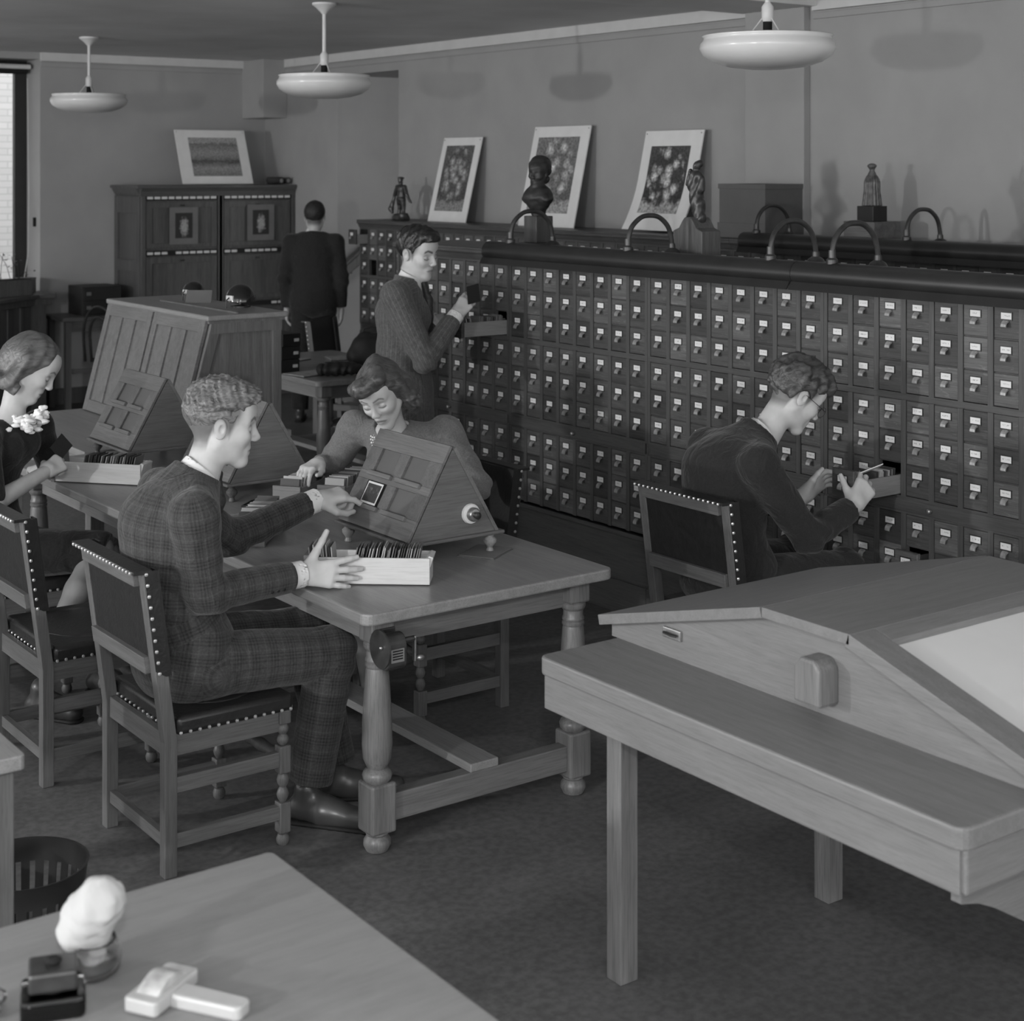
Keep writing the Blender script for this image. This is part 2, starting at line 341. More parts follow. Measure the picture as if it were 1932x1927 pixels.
def card_cabinet(cx, cy, label, rows=range(9), cols=8, pulled={}, group='oak card drawer cabinets', skip=(), py=PY, pz=PZ, top=True, slide_seed=0):
    t = thing('card_catalogue', label, 'card catalogue', (cx, cy, 0), 0, group)
    W2 = py*cols/2+.006; D = .42
    c = MB().box(.004, D, -W2, -W2+.012, .3, 1.61).box(.004, D, W2-.012, W2, .3, 1.61).box(D-.012, D, -W2+.012, W2-.012, .3, 1.61)
    for zt in ROWTOP: c.box(.006, D-.012, -W2+.012, W2-.012, zt-.0017, zt+.0017)
    obj('carcass', c, O_cab, t)
    obj('base', MB().box(.002, D, -W2, W2, .0, .366), O_cab, t)
    obj('base_ledge', MB().box(-.012, .004, -W2, W2, .366, .388), O_cab, t, bevel=.004)
    obj('plinth', MB().box(-.014, .002, -W2, W2, 0, .155), O_cab, t, bevel=.003)
    obj('rail', MB().box(-.003, .02, -W2, W2, 1.206+.001, 1.2315), O_cab, t)
    obj('rail', MB().box(-.003, .02, -W2, W2, 1.602, 1.615), O_cab, t)
    obj('cornice', MB().prism([(-.006, 1.612), (.03, 1.612), (.03, 1.665), (-.034, 1.665), (-.034, 1.652), (-.02, 1.64), (-.012, 1.622)], 1, -W2, W2), O_cab, t)
    if top: obj('top_board', MB().box(-.036, D, -W2, W2, 1.665, 1.678), O_cab, t, bevel=.004)
    sl = obj('writing_slide', MB().box(-.004, .02, -W2+.02, W2-.02, .776, .825), O_cab, t, bevel=.003)
    obj('knob', MB().lathe([(.005, 0), (.005, .008), (.010, .012), (.009, .02), (.003, .023)], 10, M=Matrix.Translation((-.004, 0, .80)) @ Matrix.Rotation(-PI/2, 4, 'Y')), M_brass, sl, smooth=True)
    obj('rail', MB().box(-.001, .02, -W2, W2, .769, .776).box(-.001, .02, -W2, W2, .825, .8355), O_cab, t)
    for z0, z1, kk in ((1.2315, 1.602, 0), (.8355, 1.206, 1), (.3975, .769, 2)):
        for i in range(cols+1):
            y = -py*cols/2+i*py; wd = (py-DW)/2-.001
            a, b2 = (max(y-wd, -W2), min(y+wd, W2))
            if rows == range(9) or kk*3 in rows:
                key = (round(b2-a, 4), z0)
                if key not in ME_stile: ME_stile[key] = shared('stile', MB().box(-.0035, .02, -(b2-a)/2, (b2-a)/2, z0, z1), O_cabv)
                inst('stile', ME_stile[key], t, (0, (a+b2)/2, 0))
    for r in rows:
        zc = ROWTOP[r]-PZ/2
        for k in range(cols):
            if (r, k) in skip: continue
            yc = py*(cols-1)/2-k*py                     # k = 0 at the far end
            out = pulled.get((r, k), 0)
            d = inst('drawer', ME_front, t, (-.001-out+random.uniform(-.0012, .0012), yc+random.uniform(-.0008, .0008), zc))
            inst('label_holder', ME_hold, d, (0, 0, .024))
            inst('label_card', ME_label, d, (-.0004, 0, .024))
            inst('pull', ME_pull, d, (-.0015, 0, .004))
            if out:
                tray(d, max(.34, out+.06))
    return t
UY = [6.1145+1.09, 6.1145, 5.0245, 3.9345]
XC = 4.83
ulab = ['oak card drawer cabinet behind the man in the pinstripe jacket', 'oak card drawer cabinet under the left half of the long shade lamp', 'oak card drawer cabinet in the middle of the front row, left of the kneeless seated man in glasses', 'oak card drawer cabinet whose drawer the seated man in glasses has pulled out']
ulab[2] = 'oak card drawer cabinet straight behind the head of the seated man in glasses'
ulab[3] = 'rightmost oak card drawer cabinet, one drawer pulled out by the seated man in glasses'
pl = [{(2, 7): .285}, {}, {}, {(5, 2): .27, (7, 3): .07}]
CABS = [card_cabinet(XC, UY[i], ulab[i], pulled=pl[i]) for i in range(4)]
# slides inside the two pulled drawers (things standing in the drawers)
yd0 = UY[0]-PY*3.5; zd0 = ROWTOP[2]-PZ/2
slide_set(Matrix.Translation((XC-.255, yd0, zd0-.046)), [(.012*k, -.2) for k in range(5)]+[(.085+.0105*k, .06) for k in range(15)], 'in the drawer opened by the pinstriped man', 'slides in the open drawer at the pinstriped man')
yd3 = UY[3]+PY*1.5; zd3 = ROWTOP[5]-PZ/2
slide_set(Matrix.Translation((XC-.235, yd3, zd3-.046)), [(.011*k, -.2) for k in range(4)]+[(.10+.0105*k, .12) for k in range(11)], 'in the drawer opened by the man in glasses', 'slides in the open drawer at the man in glasses')
# far row against the wall
XF = 6.66
fl = ['leftmost card drawer cabinet of the far row, beside the stair opening', 'far card drawer cabinet under the tall vase print', 'far card drawer cabinet under the bronze bust and flower print', 'far card drawer cabinet under the curled flower print', 'far card drawer cabinet under the wooden box', 'far card drawer cabinet under the cloaked figurine']
for i in range(6):
    cyf = 11.27-.545-1.09*i
    card_cabinet(XF, cyf, fl[i], rows=(range(9) if i == 0 else range(3)), pulled=({(0, 0): .12, (2, 0): .0} if i == 0 else {}), skip=((2, 1),) if i == 0 else (), group='oak card drawer cabinets of the far row')
# ------------------------------------------------------------------ long shade lamps on the cabinets
def shade_lamp(x, y0, y1, arms, label, zc=1.672, r=.052):
    t = thing('shade_lamp', label, 'lamp', (x, (y0+y1)/2, 0), 0, 'long tubular shade lamps on the card cabinets')
    L = (y1-y0)/2; n = 14
    out = []; inn = []
    for k in range(n+1):
        a = math.radians(-25+250*k/n)
        out.append((r*math.cos(a), zc+r*math.sin(a))); inn.append(((r-.004)*math.cos(a), zc+(r-.004)*math.sin(a)))
    prof = [(-r-.016, zc-.062)] + [(-r*.98, zc-.03)] + [p for p in reversed(out) if True] + inn + [(-r*.98+.004, zc-.03), (-r-.012, zc-.062)]
    vs = []; fs = []; m = len(prof)
    for yy in (-L, L):
        for p in prof: vs.append((p[0], yy, p[1]))
    for k in range(m-1): fs.append((k, k+1, m+k+1, m+k))
    mb = MB().add(vs, fs)
    obj('shade', mb, M_iron, t, smooth=True)
    for s in (-1, 1):
        obj('end_cap', MB().prism([(p[0]*.99, zc+(p[1]-zc)*.99) for p in out], 1, s*L-.004, s*L+.004), M_iron, t)
    obj('tube_bulb', MB().tube([(0, -L+.03, zc-.005), (0, L-.03, zc-.005)], .016, 8), M_white, t, smooth=True)
    for ya in arms:
        yl = ya-(y0+y1)/2
        a = obj('gooseneck', MB().tube(smooth_pts([(-.0, yl, zc+r-.004), (0, yl, zc+r+.035), (.02, yl, zc+r+.10), (.075, yl, zc+r+.145), (.13, yl, zc+r+.155), (.19, yl, zc+r+.145), (.245, yl, zc+r+.10), (.268, yl, zc+r+.03), (.27, yl, 1.70)]), .0115, 10), M_bronze, t, smooth='all')
        obj('arm_fitting', MB().lathe([(.024, zc+r-.006), (.024, zc+r+.012), (.016, zc+r+.02), (.015, zc+r+.05)], 12, 0, yl), M_bronze, a, smooth=True)
        obj('arm_base', MB().lathe([(.04, 1.679), (.04, 1.70), (.032, 1.715), (.016, 1.725), (.015, 1.745)], 14, .27, yl), M_bronze, a, smooth=True)
    return t
shade_lamp(4.735, 4.535, 6.70, (6.52, 5.60, 4.69), 'long dark tubular lamp over the left front card cabinets')
shade_lamp(4.735, 3.30, 4.525, (4.35,), 'long dark tubular lamp over the right front card cabinets')
shade_lamp(6.55, 4.4, 6.70, (6.6, 5.5), 'long dark tubular lamp on the far card cabinets by the cloaked figurine', zc=1.675)
# ------------------------------------------------------------------ tables
def turned_leg(parent, x, y, b=.042, top=.725, mat=None):
    mat = mat or O_tabz
    L = obj('leg', MB().box(x-b, x+b, y-b, y+b, .645, top), mat, parent, bevel=.008)
    obj('leg_block', MB().box(x-b*1.06, x+b*1.06, y-b*1.06, y+b*1.06, .062, .215), mat, L, bevel=.008)
    p = [(.028, .205), (.044, .222), (.047, .236), (.042, .248), (.03, .256), (.034, .264), (.044, .285), (.0475, .33), (.046, .40), (.041, .49), (.0365, .555), (.0345, .565), (.038, .570), (.038, .577), (.034, .581), (.0375, .586), (.0375, .592), (.034, .597), (.034, .618), (.038, .622), (.043, .630), (.043, .640), (.036, .648)]
    obj('turning', MB().lathe(p, 24, x, y), mat, L, smooth=True)
    obj('bun_foot', MB().lathe([(.02, 0), (.034, .003), (.043, .02), (.042, .036), (.032, .05), (.036, .056), (.034, .064)], 20, x, y), mat, L, smooth=True)
    return L
def round_rect(x0, x1, y0, y1, r, n=5):
    pts = []
    for cx, cy, a0 in ((x1-r, y1-r, 0), (x0+r, y1-r, 90), (x0+r, y0+r, 180), (x1-r, y0+r, 270)):
        for k in range(n+1):
            a = math.radians(a0+90*k/n); pts.append((cx+r*math.cos(a), cy+r*math.sin(a)))
    return pts
def library_table(x0, x1, y0, y1, label, h=.76, mtop=None, group='oak library tables with turned legs'):
    cx, cy = (x0+x1)/2, (y0+y1)/2; a, b = (x1-x0)/2, (y1-y0)/2
    t = thing('library_table', label, 'table', (cx, cy, 0), 0, group)
    n = 5; w = 2*a/n
    obj('tabletop', MB().prism(round_rect(-a, a, -b, b, .035), 2, h-.036, h), mtop or O_tab, t, bevel=.006)
    ix, iy = a-.10, b-.10
    for sx in (-1, 1):
        obj('apron', MB().box(sx*ix-.012*sx-.011, sx*ix-.012*sx+.011, -iy+.04, iy-.04, h-.13, h-.036), O_tab, t)
        for sy in (-1, 1): turned_leg(t, sx*ix, sy*iy, top=h-.036)
    for sy in (-1, 1):
        obj('apron', MB().box(-ix+.04, ix-.04, sy*iy-.012*sy-.011, sy*iy-.012*sy+.011, h-.13, h-.036), O_tabx, t)
        obj('end_stretcher', MB().box(-ix+.042, ix-.042, sy*iy-.026, sy*iy+.026, .088, .172), O_tabx, t, bevel=.004)
    obj('long_stretcher', MB().box(-.055, .055, -iy-.03, iy+.03, .172, .20), O_tab, t, bevel=.004)
    return t
library_table(2.443, 3.41, 4.10, 5.60, 'oak table in front, with the pencil sharpener on its leg')
library_table(2.41, 3.40, 5.61, 7.20, 'oak table at the woman with the white corsage')
library_table(4.87, 5.82, 8.76, 10.25, 'oak table in the background with a dark purse on it')
# nearest table, bottom left: flat top only in view
t = thing('desk', 'pale flat desk at the bottom left with the cotton jar on it', 'desk', (.55, 2.1, 0))
obj('desktop', MB().prism(round_rect(-1.1, .905, -1.15, .70, .012, 2), 2, .728, .76), O_near, t, bevel=.004)
for ya in (.55, -1.05): obj('apron', MB().box(-1.0, .80, ya, ya+.025, .63, .728), O_tabx, t)
for x in (-1.0, .74):
    for y in (-1.05, .52): obj('leg', MB().box(x, x+.07, y, y+.07, 0, .728), O_tabz, t, bevel=.004)
# desk at the left edge
t = thing('desk', 'oak desk corner at the left edge, beside the slotted wastebasket', 'desk', (.75, 4.3, 0))
obj('desktop', MB().prism(round_rect(-.6, .49, -.71, .75, .012, 2), 2, .725, .76), O_tab, t, bevel=.004)
for x in (-.55, .385):
    for y in (-.69, .63): obj('leg', MB().box(x, x+.085, y, y+.085, 0, .725), O_chair, t, bevel=.004)
for ya in (-.64, .65): obj('apron', MB().box(-.48, .36, ya, ya+.025, .6, .725), O_tabx, t)
# ------------------------------------------------------------------ light table with tented top (right foreground)
t = thing('light_table', 'light oak table with tent-shaped display board and white pane', 'table', (2.55, 2.0, 0))
# local: x 0..1.4 across, y 0..1.39 along
obj('tabletop', MB().prism(round_rect(0, 1.42, 0, 1.39, .03, 4), 2, .752, .80), O_scr, t, bevel=.006)
for q in ((.012, .04, .02, 1.375, .66, .752), (.04, 1.37, 1.34, 1.37, .68, .752), (1.37, 1.4, .02, 1.375, .66, .752)): obj('edge_band', MB().box(*q), O_scr, t, bevel=.003)
obj('edge_band', MB().box(.02, 1.39, .008, .04, .66, .752), O_scrx, t, bevel=.006)
obj('under_rail', MB().box(.05, .08, .1, 1.36, .68, .715), O_dk, t)
for x in (.068, .84): obj('leg', MB().prism([(x+.006, 1.132), (x+.064, 1.132), (x+.064, 1.19), (x+.006, 1.19)], 2, 0, .715), O_scrz, t, bevel=.003)
sc = [(.05, .66)]
for k in range(25):
    u = k/24; sc.append((.05+1.3*u, .575+.05*math.cos(u*4*PI)-.045*math.sin(u*PI)))
sc.append((1.35, .66))
obj('scalloped_skirt', MB().prism(sc, 1, .045, .07), O_scrx, t)
for x in (.62, 1.2): obj('leg', MB().box(x, x+.06, .08, .14, 0, .66), O_scrz, t, bevel=.003)
GP = [(1.41, .80), (1.41, .835), (.80, .99), (.526, .99), (-.0, .835), (-.0, .80)]
tent = obj('tent_body', MB().prism(GP, 0, .275, 1.115), O_scr, t)
def roof(y0, z0, y1, z1, x0, x1, th, name, mat, parent, bevel=.002):
    dy, dz = y1-y0, z1-z0; l = math.hypot(dy, dz); ny, nz = -dz/l, dy/l
    if nz < 0: ny, nz = -ny, -nz
    return obj(name, MB().prism([(y0, z0), (y1, z1), (y1+ny*th, z1+nz*th), (y0+ny*th, z0+nz*th)], 0, x0, x1), mat, parent, bevel=bevel)
roof(1.43, .83, .80, .992, .245, 1.13, .028, 'roof_board', O_scrx, t)
roof(.80, .994, .515, .994, .245, 1.13, .026, 'ridge_board', O_scrx, t)
roof(.53, .988, -.05, .812, .245, .335, .034, 'pane_frame', O_scr, t)
roof(.53, .988, -.05, .812, 1.05, 1.13, .034, 'pane_frame', O_scr, t)
roof(.53, .988, .475, .9713, .335, 1.05, .034, 'pane_frame', O_scrx, t)
roof(.0, .8272, -.05, .812, .335, 1.05, .034, 'pane_frame', O_scrx, t)
roof(.475, .975, .0, .831, .335, 1.05, .012, 'opal_pane', plain('opal_pane', .62, .5, .3, noise=.02), t)
hb = obj('switch_box', MB().prism([(.475+.10, .835), (.475+.185, .835), (.475+.185, .925), (.475+.165, .945), (.475+.12, .945), (.475+.10, .925)], 0, .21, .28), O_scrz, t, bevel=.008)
hk = obj('hook_plate', MB().box(.266, .276, 1.12, 1.19, .852, .880), M_brass, t, bevel=.003)
obj('hook', MB().tube([(.262, 1.13, .866), (.256, 1.145, .866), (.262, 1.18, .866)], .004, 6), M_iron, hk, smooth=True)
# ------------------------------------------------------------------ leather chairs
def chair(x, y, rz, label, arms=False):
    """local: front towards +x, seat centre over the origin"""
    t = thing('leather_chair', label, 'chair', (x, y, 0), rz, 'oak chairs with black leather and brass nails')
    hw, sh = .225, .475
    st = MB()
    for s in (-1, 1):
        # back post: upright to the seat, then leaning back
        pts = [(-.215, 0), (-.175, 0), (-.175, .40), (-.245, .91), (-.285, .91), (-.215, .40)]
        p = obj('back_post', MB().prism(pts, 1, s*hw-.02, s*hw+.02), O_chair, t, bevel=.003)
        obj('post_leather', MB().prism([(-.212, .60), (-.198, .60), (-.239, .918), (-.28, .918), (-.244, .62)], 1, s*hw+s*.0185-.003, s*hw+s*.0185+.003), M_black, p)
        obj('front_leather', MB().prism([(-.199, .6), (-.193, .6), (-.235, .918), (-.242, .918)], 1, s*hw-.022, s*hw+.022), M_black, p)
        nb = MB()
        for k in range(10): u = k/9; nb.sphere((-.232-.042*u, s*(hw+.0215), .612+.298*u), .0062, 6, 4)
        obj('nail_row', nb, M_nail, p, smooth=True)['kind'] = 'stuff'
        fl = [(.014, 0), (.019, .006), (.021, .02), (.016, .034), (.019, .04)]
        f = obj('front_leg', MB().box(.165, .203, s*hw-.02, s*hw+.02, .225, .31), O_chair, t, bevel=.004)
        for za, zb in ((.04, .135), (.378, .42)): obj('leg_block', MB().box(.165, .203, s*hw-.02, s*hw+.02, za, zb), O_chair, f, bevel=.004)
        def beads(z0, z1, n):
            q = []
            for i in range(n):
                a, b = z0+(z1-z0)*i/n, z0+(z1-z0)*(i+1)/n
                for r_, u in ((.010, 0), (.016, .2), (.0195, .5), (.016, .8)): q.append((r_, a+(b-a)*u))
            q.append((.010, z1)); return q
        for pr in (fl, beads(.135, .225, 2), beads(.31, .378, 2)): obj('turning', MB().lathe(pr, 14, .184, s*hw), O_chair, f, smooth=True)
        obj('side_stretcher', MB().box(-.18, .17, s*hw-.012, s*hw+.012, .082, .125), O_chairx, t, bevel=.002)
        obj('side_stretcher', MB().box(-.18, .17, s*hw-.012, s*hw+.012, .245, .292), O_chairx, t, bevel=.002)
        obj('seat_rail', MB().box(-.18, .17, s*(hw-.004)-.011, s*(hw-.004)+.011, .355, .42), O_chairx, t)
    obj('back_stretcher', MB().box(-.205, -.185, -hw+.02, hw-.02, .082, .12), O_chairy, t)
    obj('front_stretcher', MB().lathe([(.012, -.205), (.018, -.17), (.014, -.15), (.021, -.08), (.016, -.03), (.021, 0), (.016, .03), (.021, .08), (.014, .15), (.018, .17), (.012, .205)], 12, M=Matrix.Translation((.184, 0, .268)) @ Matrix.Rotation(PI/2, 4, 'X')), O_chair, t, smooth=True)
    for xa, xb in ((.168, .19), (-.205, -.185)): obj('seat_rail', MB().box(xa, xb, -hw+.02, hw-.02, .355, .42), O_chairy, t)
    # seat cushion: wrapped leather, slightly domed
    vs = []; n = 8
    mb = MB().box(-.178, .212, -hw-.022, hw+.022, .415, sh-.004)
    s_ = obj('seat', mb, M_black, t, bevel=.016, seg=4, smooth=True)
    s2 = MB().sphere((.015, 0, sh-.006), (.165, .20, .014), 18, 8); obj('seat_dome', s2, M_black, s_, smooth='all')
    nb = MB()
    for k in range(13):
        u = k/12
        for s in (-1, 1): nb.sphere((-.165+.365*u, s*(hw+.0225), .424), .006, 6, 4)
        nb.sphere((.2125, -hw+2*hw*u, .424), .006, 6, 4); nb.sphere((-.179, -hw*.9+1.8*hw*u, .424), .005, 6, 4)
    obj('nail_row', nb, M_nail, s_, smooth=True)['kind'] = 'stuff'
    # back: rails and leather panel
    def lean(z): return -.195-(z-.4)*.07/.51*1.0-.0
    for z0, z1 in ((.605, .655), (.868, .91)):
        xa, xb = lean(z0)-.022, lean(z1)-.022
        obj('back_rail', MB().prism([(xa-.014, z0), (xa+.014, z0), (xb+.014, z1), (xb-.014, z1)], 1, -hw+.02, hw-.02), O_chairy, t, bevel=.002)
    xa, xb = lean(.61)-.012, lean(.91)-.012
    bp = obj('back_panel', MB().prism([(xa-.006, .61), (xa+.02, .61), (xb+.02, .918), (xb-.006, .918)], 1, -hw-.018, hw+.018), M_black, t, bevel=.006)
    obj('top_leather', MB().prism([(xb-.036, .911), (xb+.02, .911), (xb+.02, .921), (xb-.036, .921)], 1, -hw-.022, hw+.022), M_black, bp)
    nb = MB()
    for k in range(19): nb.sphere((xb-.038, -hw+2*hw*k/18, .915), .0058, 6, 4)
    obj('nail_row', nb, M_nail, bp, smooth=True)['kind'] = 'stuff'
    return t
chair(2.145, 4.635, 0, 'leather chair under the man in the plaid suit')
chair(2.095, 5.525, 0, 'empty leather chair at the left, between the two seated figures')
chair(2.12, 6.42, 0, 'leather chair under the woman with the white corsage')
chair(3.425, 5.265, PI, 'leather chair under the woman in the grey jumper')
chair(4.195, 4.325, 0, 'leather chair under the man in glasses at the drawers')
chair(6.27, 10.74, math.radians(-54), 'leather chair beside the far card cabinets, behind the purse table')
# ------------------------------------------------------------------ slide viewers
def viewer(x, y, label, knob=False, rz=0, brass_feet=False):
    """local: slanted face towards -x, width along y (0..w)"""
    t = thing('slide_viewer', label, 'slide viewer', (x, y, .76), rz, 'slanted wooden slide viewers')
    w, zb, ap, D, top = .46, .078, .175, .365, .385
    E_ = O_view
    obj('base_board', MB().box(-.02, D+.02, -.015, w+.015, zb-.012, zb), E_x, t, bevel=.004)
    for yy in (0, w-.014): obj('end_panel', MB().prism([(.004, zb), (D-.008, zb), (ap+.008, top-.010), (ap-.002, top-.010)], 1, yy, yy+.014), E_x, t)
    L = math.hypot(ap, top-zb); ang = math.atan2(top-zb, ap)
    M = Matrix.Translation((0, 0, zb)) @ Matrix.Rotation(-ang, 4, 'Y')          # local u up the slope, z outward
    M = M @ Matrix.Identity(4)
    def sb(name, u0, u1, y0, y1, h0, h1, mat, par, bv=.0015):
        return obj(name, MB().obox(M, u0, u1, y0, y1, h0, h1), mat, par, bevel=bv)
    f = sb('face_backing', .004, L-.004, .014, w-.014, -.004, .001, M_ground, t)
    # frame: rails and stiles around four openings
    us = [0, .075, .165, .195, .285, L]
    ys = [0, .065, .205, .255, .395, w]
    ys = [0, .075, .2, .26, .385, w]
    for a, b in ((0, 1), (2, 3), (4, 5)): sb('face_rail', us[a], us[b], 0, w, 0, .012, E_y, t)
    for a, b in ((0, 1), (2, 3), (4, 5)):
        for c, d in ((1, 2), (3, 4)): sb('face_stile', us[c], us[d], ys[a], ys[b], .0, .0115, E_x, t)
    for u in (us[1], us[3]):
        for a, b in ((1, 2), (3, 4)): sb('slide_ledge', u-.014, u+.002, ys[a]-.014, ys[b]+.014, .011, .024, E_y, t)
    obj('back_panel', MB().prism([(D-.014, zb), (D, zb), (ap+.012, top), (ap, top-.006)], 1, -.004, w+.004), E_y, t)
    for fx in (.02, D-.02):
        for fy in (.02, w-.02):
            obj('foot', MB().lathe([(.011, 0), (.014, .004), (.010, .016), (.013, .022), (.023, .034), (.023, .044), (.012, .055), (.016, .062), (.017, zb-.012)], 14, fx, fy), M_ftw if brass_feet else O_dk, t, smooth=True)
    if knob:
        R = Matrix.Translation((.245, 0, zb+.072)) @ Matrix.Rotation(PI/2, 4, 'X')
        k = obj('lamp_socket', MB().lathe([(.034, 0), (.036, .006), (.033, .014), (.026, .016)], 22, M=R), M_white, t, smooth=True)
        obj('socket_ring', MB().lathe([(.024, .012), (.024, .03), (.019, .036), (.012, .037)], 18, M=R), M_brass, k, smooth=True)
        obj('socket_key', MB().lathe([(.011, .034), (.013, .052), (.008, .056)], 12, M=R), M_iron, k, smooth=True)
    return t
O_view = wood('viewer_oak', .13, .2, .42, axis=2)
E_x = wood('viewer_oak_x', .12, .2, .42, axis=0)
E_y = wood('viewer_oak_y', .14, .2, .42, axis=1)
M_ftw = wood('turned_foot', .3, .15, .3, axis=2)
M_ground = plain('ground_glass', .11, .35, .4, noise=.06)  # even grey glass behind the viewer openings, not emissive
viewer(2.86, 4.515, 'slanted wooden slide viewer the plaid-suited man places a slide on', True, 0, True)
viewer(2.79, 6.72, 'slanted slide viewer before the woman with the corsage')
viewer(2.825, 5.80, 'slanted slide viewer partly hidden behind the plaid-suited man\'s head')
# ------------------------------------------------------------------ tall sloped rack on its own desk
t = thing('display_rack', 'tall sloping oak rack of upright panels behind the tables', 'display rack', (3.28, 7.27, 0))
RL, RT = 1.26, 1.34
obj('rack_desk_top', MB().box(-.5, .60, -.02, RL+.05, .725, .76), O_tab, t, bevel=.005)
for x in (-.45, .5):
    for y in (.03, RL-.08): obj('leg', MB().box(x, x+.07, y, y+.07, 0, .725), O_tabz, t, bevel=.004)
obj('apron', MB().box(-.45, .57, .03, .055, .6, .725), O_tabx, t)
obj('apron', MB().box(-.47, -.445, .03, RL, .6, .725), O_tab, t)
sl_a = math.atan2(RT-.76, .15); SLn = math.hypot(RT-.76, .15)
RM = Matrix.Translation((0, 0, .76)) @ Matrix.Rotation(-sl_a, 4, 'Y')
R_z = wood('rack_oak', .15, .2, .45, axis=0); R_e = wood('rack_end_oak', .135, .22, .45, axis=2)
obj('rack_core', MB().prism([(.012, .76), (.53, .76), (.53, RT), (.158, RT)], 1, .02, RL-.02), R_e, t)
for d0 in (0, RL/2+.012):
    dw = RL/2-.012
    dr = obj('rack_door', MB().obox(RM, .0, SLn, d0, d0+.055, 0, .02), R_z, t, bevel=.002)
    obj('door_stile', MB().obox(RM, .0, SLn, d0+dw-.055, d0+dw, 0, .02), R_z, dr, bevel=.002)
    for u0, u1 in ((0, .06), (SLn-.065, SLn)): obj('door_rail', MB().obox(RM, u0, u1, d0+.055, d0+dw-.055, 0, .0195), wood('rack_oak_y', .15, .2, .45, axis=1), dr, bevel=.002)
    pw = (dw-.11-.07)/3
    for k in range(3):
        y0 = d0+.055+k*(pw+.035)
        obj('door_panel', MB().obox(RM, .06, SLn-.065, y0, y0+pw, 0, .007), R_z, dr)
        if k < 2: obj('door_mullion', MB().obox(RM, .06, SLn-.065, y0+pw, y0+pw+.035, 0, .0185), R_z, dr, bevel=.002)
ef = obj('end_frame', MB().prism([(.0, .76), (.06, .76), (.205, RT-.05), (.155, RT)], 1, -.018, .02), R_e, t, bevel=.006)
obj('end_frame', MB().prism([(.49, .76), (.545, .76), (.545, RT), (.49, RT)], 1, -.018, .02), R_e, t, bevel=.006)
obj('end_frame', MB().prism([(.155, RT), (.545, RT), (.545, RT-.065), (.15, RT-.065)], 1, -.0185, .019), R_e, t)
obj('end_panel', MB().prism([(.05, .76), (.5, .76), (.5, RT-.06), (.19, RT-.06)], 1, .006, .02), wood('rack_panel_oak', .135, .3, .45, axis=2), t)
obj('top_board', MB().box(.125, .575, -.035, RL+.02, RT, RT+.028), O_tab, t, bevel=.008)
obj('top_molding', MB().box(.14, .56, -.02, RL, RT-.014, RT), R_e, t)
obj('top_lip', MB().box(.30, .31, -.0, RL*.75, RT+.028, RT+.036), R_e, t)
# ------------------------------------------------------------------ panelled print cupboard on the back wall
t = thing('print_cupboard', 'dark oak print cupboard with card strips against the back wall', 'cupboard', (5.58, 13.2, 0))
CW, CH, CD = 1.51, 1.90, .58
obj('carcass', MB().box(0.01, CW, .02, CD, 0, CH), O_dk, t)
obj('cornice', MB().prism([(-.0, CH-.05), (CW, CH-.05), (CW, CH+.03), (-.045, CH+.03), (-.03, CH-.0)], 1, 0.02, CD), O_dkx, t)
obj('top_board', MB().box(-.055, CW, -.05, CD, CH+.02, CH+.045), O_dkx, t, bevel=.006)
obj('front_cornice', MB().prism([(.02, CH-.05), (.02, CH+.02), (-.045, CH+.02), (-.02, CH-.01), (-.012, CH-.05)], 0, -.01, CW), O_dkx, t)
# side: stiles, rails and recessed panels
for y0, y1 in ((.02, .09), (CD-.07, CD)): obj('side_stile', MB().box(-.012, .012, y0, y1, 0, CH-.05), O_dk, t, bevel=.002)
for z0, z1 in ((0, .12), (.62, .72), (1.18, 1.28), (CH-.2, CH-.05)): obj('side_rail', MB().box(-.011, .012, .09, CD-.07, z0, z1), O_dk, t, bevel=.002)
M_strip = plain('label_strip', .02, .6, .2)
ME_cs = shared('card_label', MB().box(-.0265, .0265, -.004, 0, -.011, .011), plain('strip_label', .66, .7, .1, noise=.08))
for j in range(2):
    x0 = .035+j*.745; x1 = x0+.70
    for xs in (x0-.035, x1): obj('front_stile', MB().box(xs, xs+.04, -.008, .02, 0, CH-.05), O_dk, t, bevel=.002)
    for zs, nl, gap in ((1.835, 10, ()), (1.345, 10, (3,) if j == 0 else (2, 8, 9)), (.86, 10, (1, 2, 3, 4, 5, 6))):
        s = obj('label_strip', MB().box(x0+.01, x1-.01, -.006, .02, zs-.022, zs+.022), M_strip, t)
        for k in range(nl):
            if k in gap: continue
            inst('card_label', ME_cs, s, (x0+.045+k*.0675, -.006, zs))
    for z0, z1 in ((1.39, 1.80), (.905, 1.31), (.08, .82)):
        d = obj('door', MB().box(x0+.012, x0+.065, -.004, .02, z0, z1).box(x1-.065, x1-.012, -.004, .02, z0, z1).box(x0+.065, x1-.065, -.0035, .02, z1-.055, z1).box(x0+.065, x1-.065, -.0035, .02, z0, z0+.04), O_dk, t, bevel=.002)
        obj('door_panel', MB().box(x0+.065, x1-.065, .006, .02, z0+.04, z1-.055), O_dk, d)
        obj('pull', MB().box((x0+x1)/2-.022, (x0+x1)/2+.022, -.014, -.004, z1-.04, z1-.026), M_iron, d, bevel=.003)
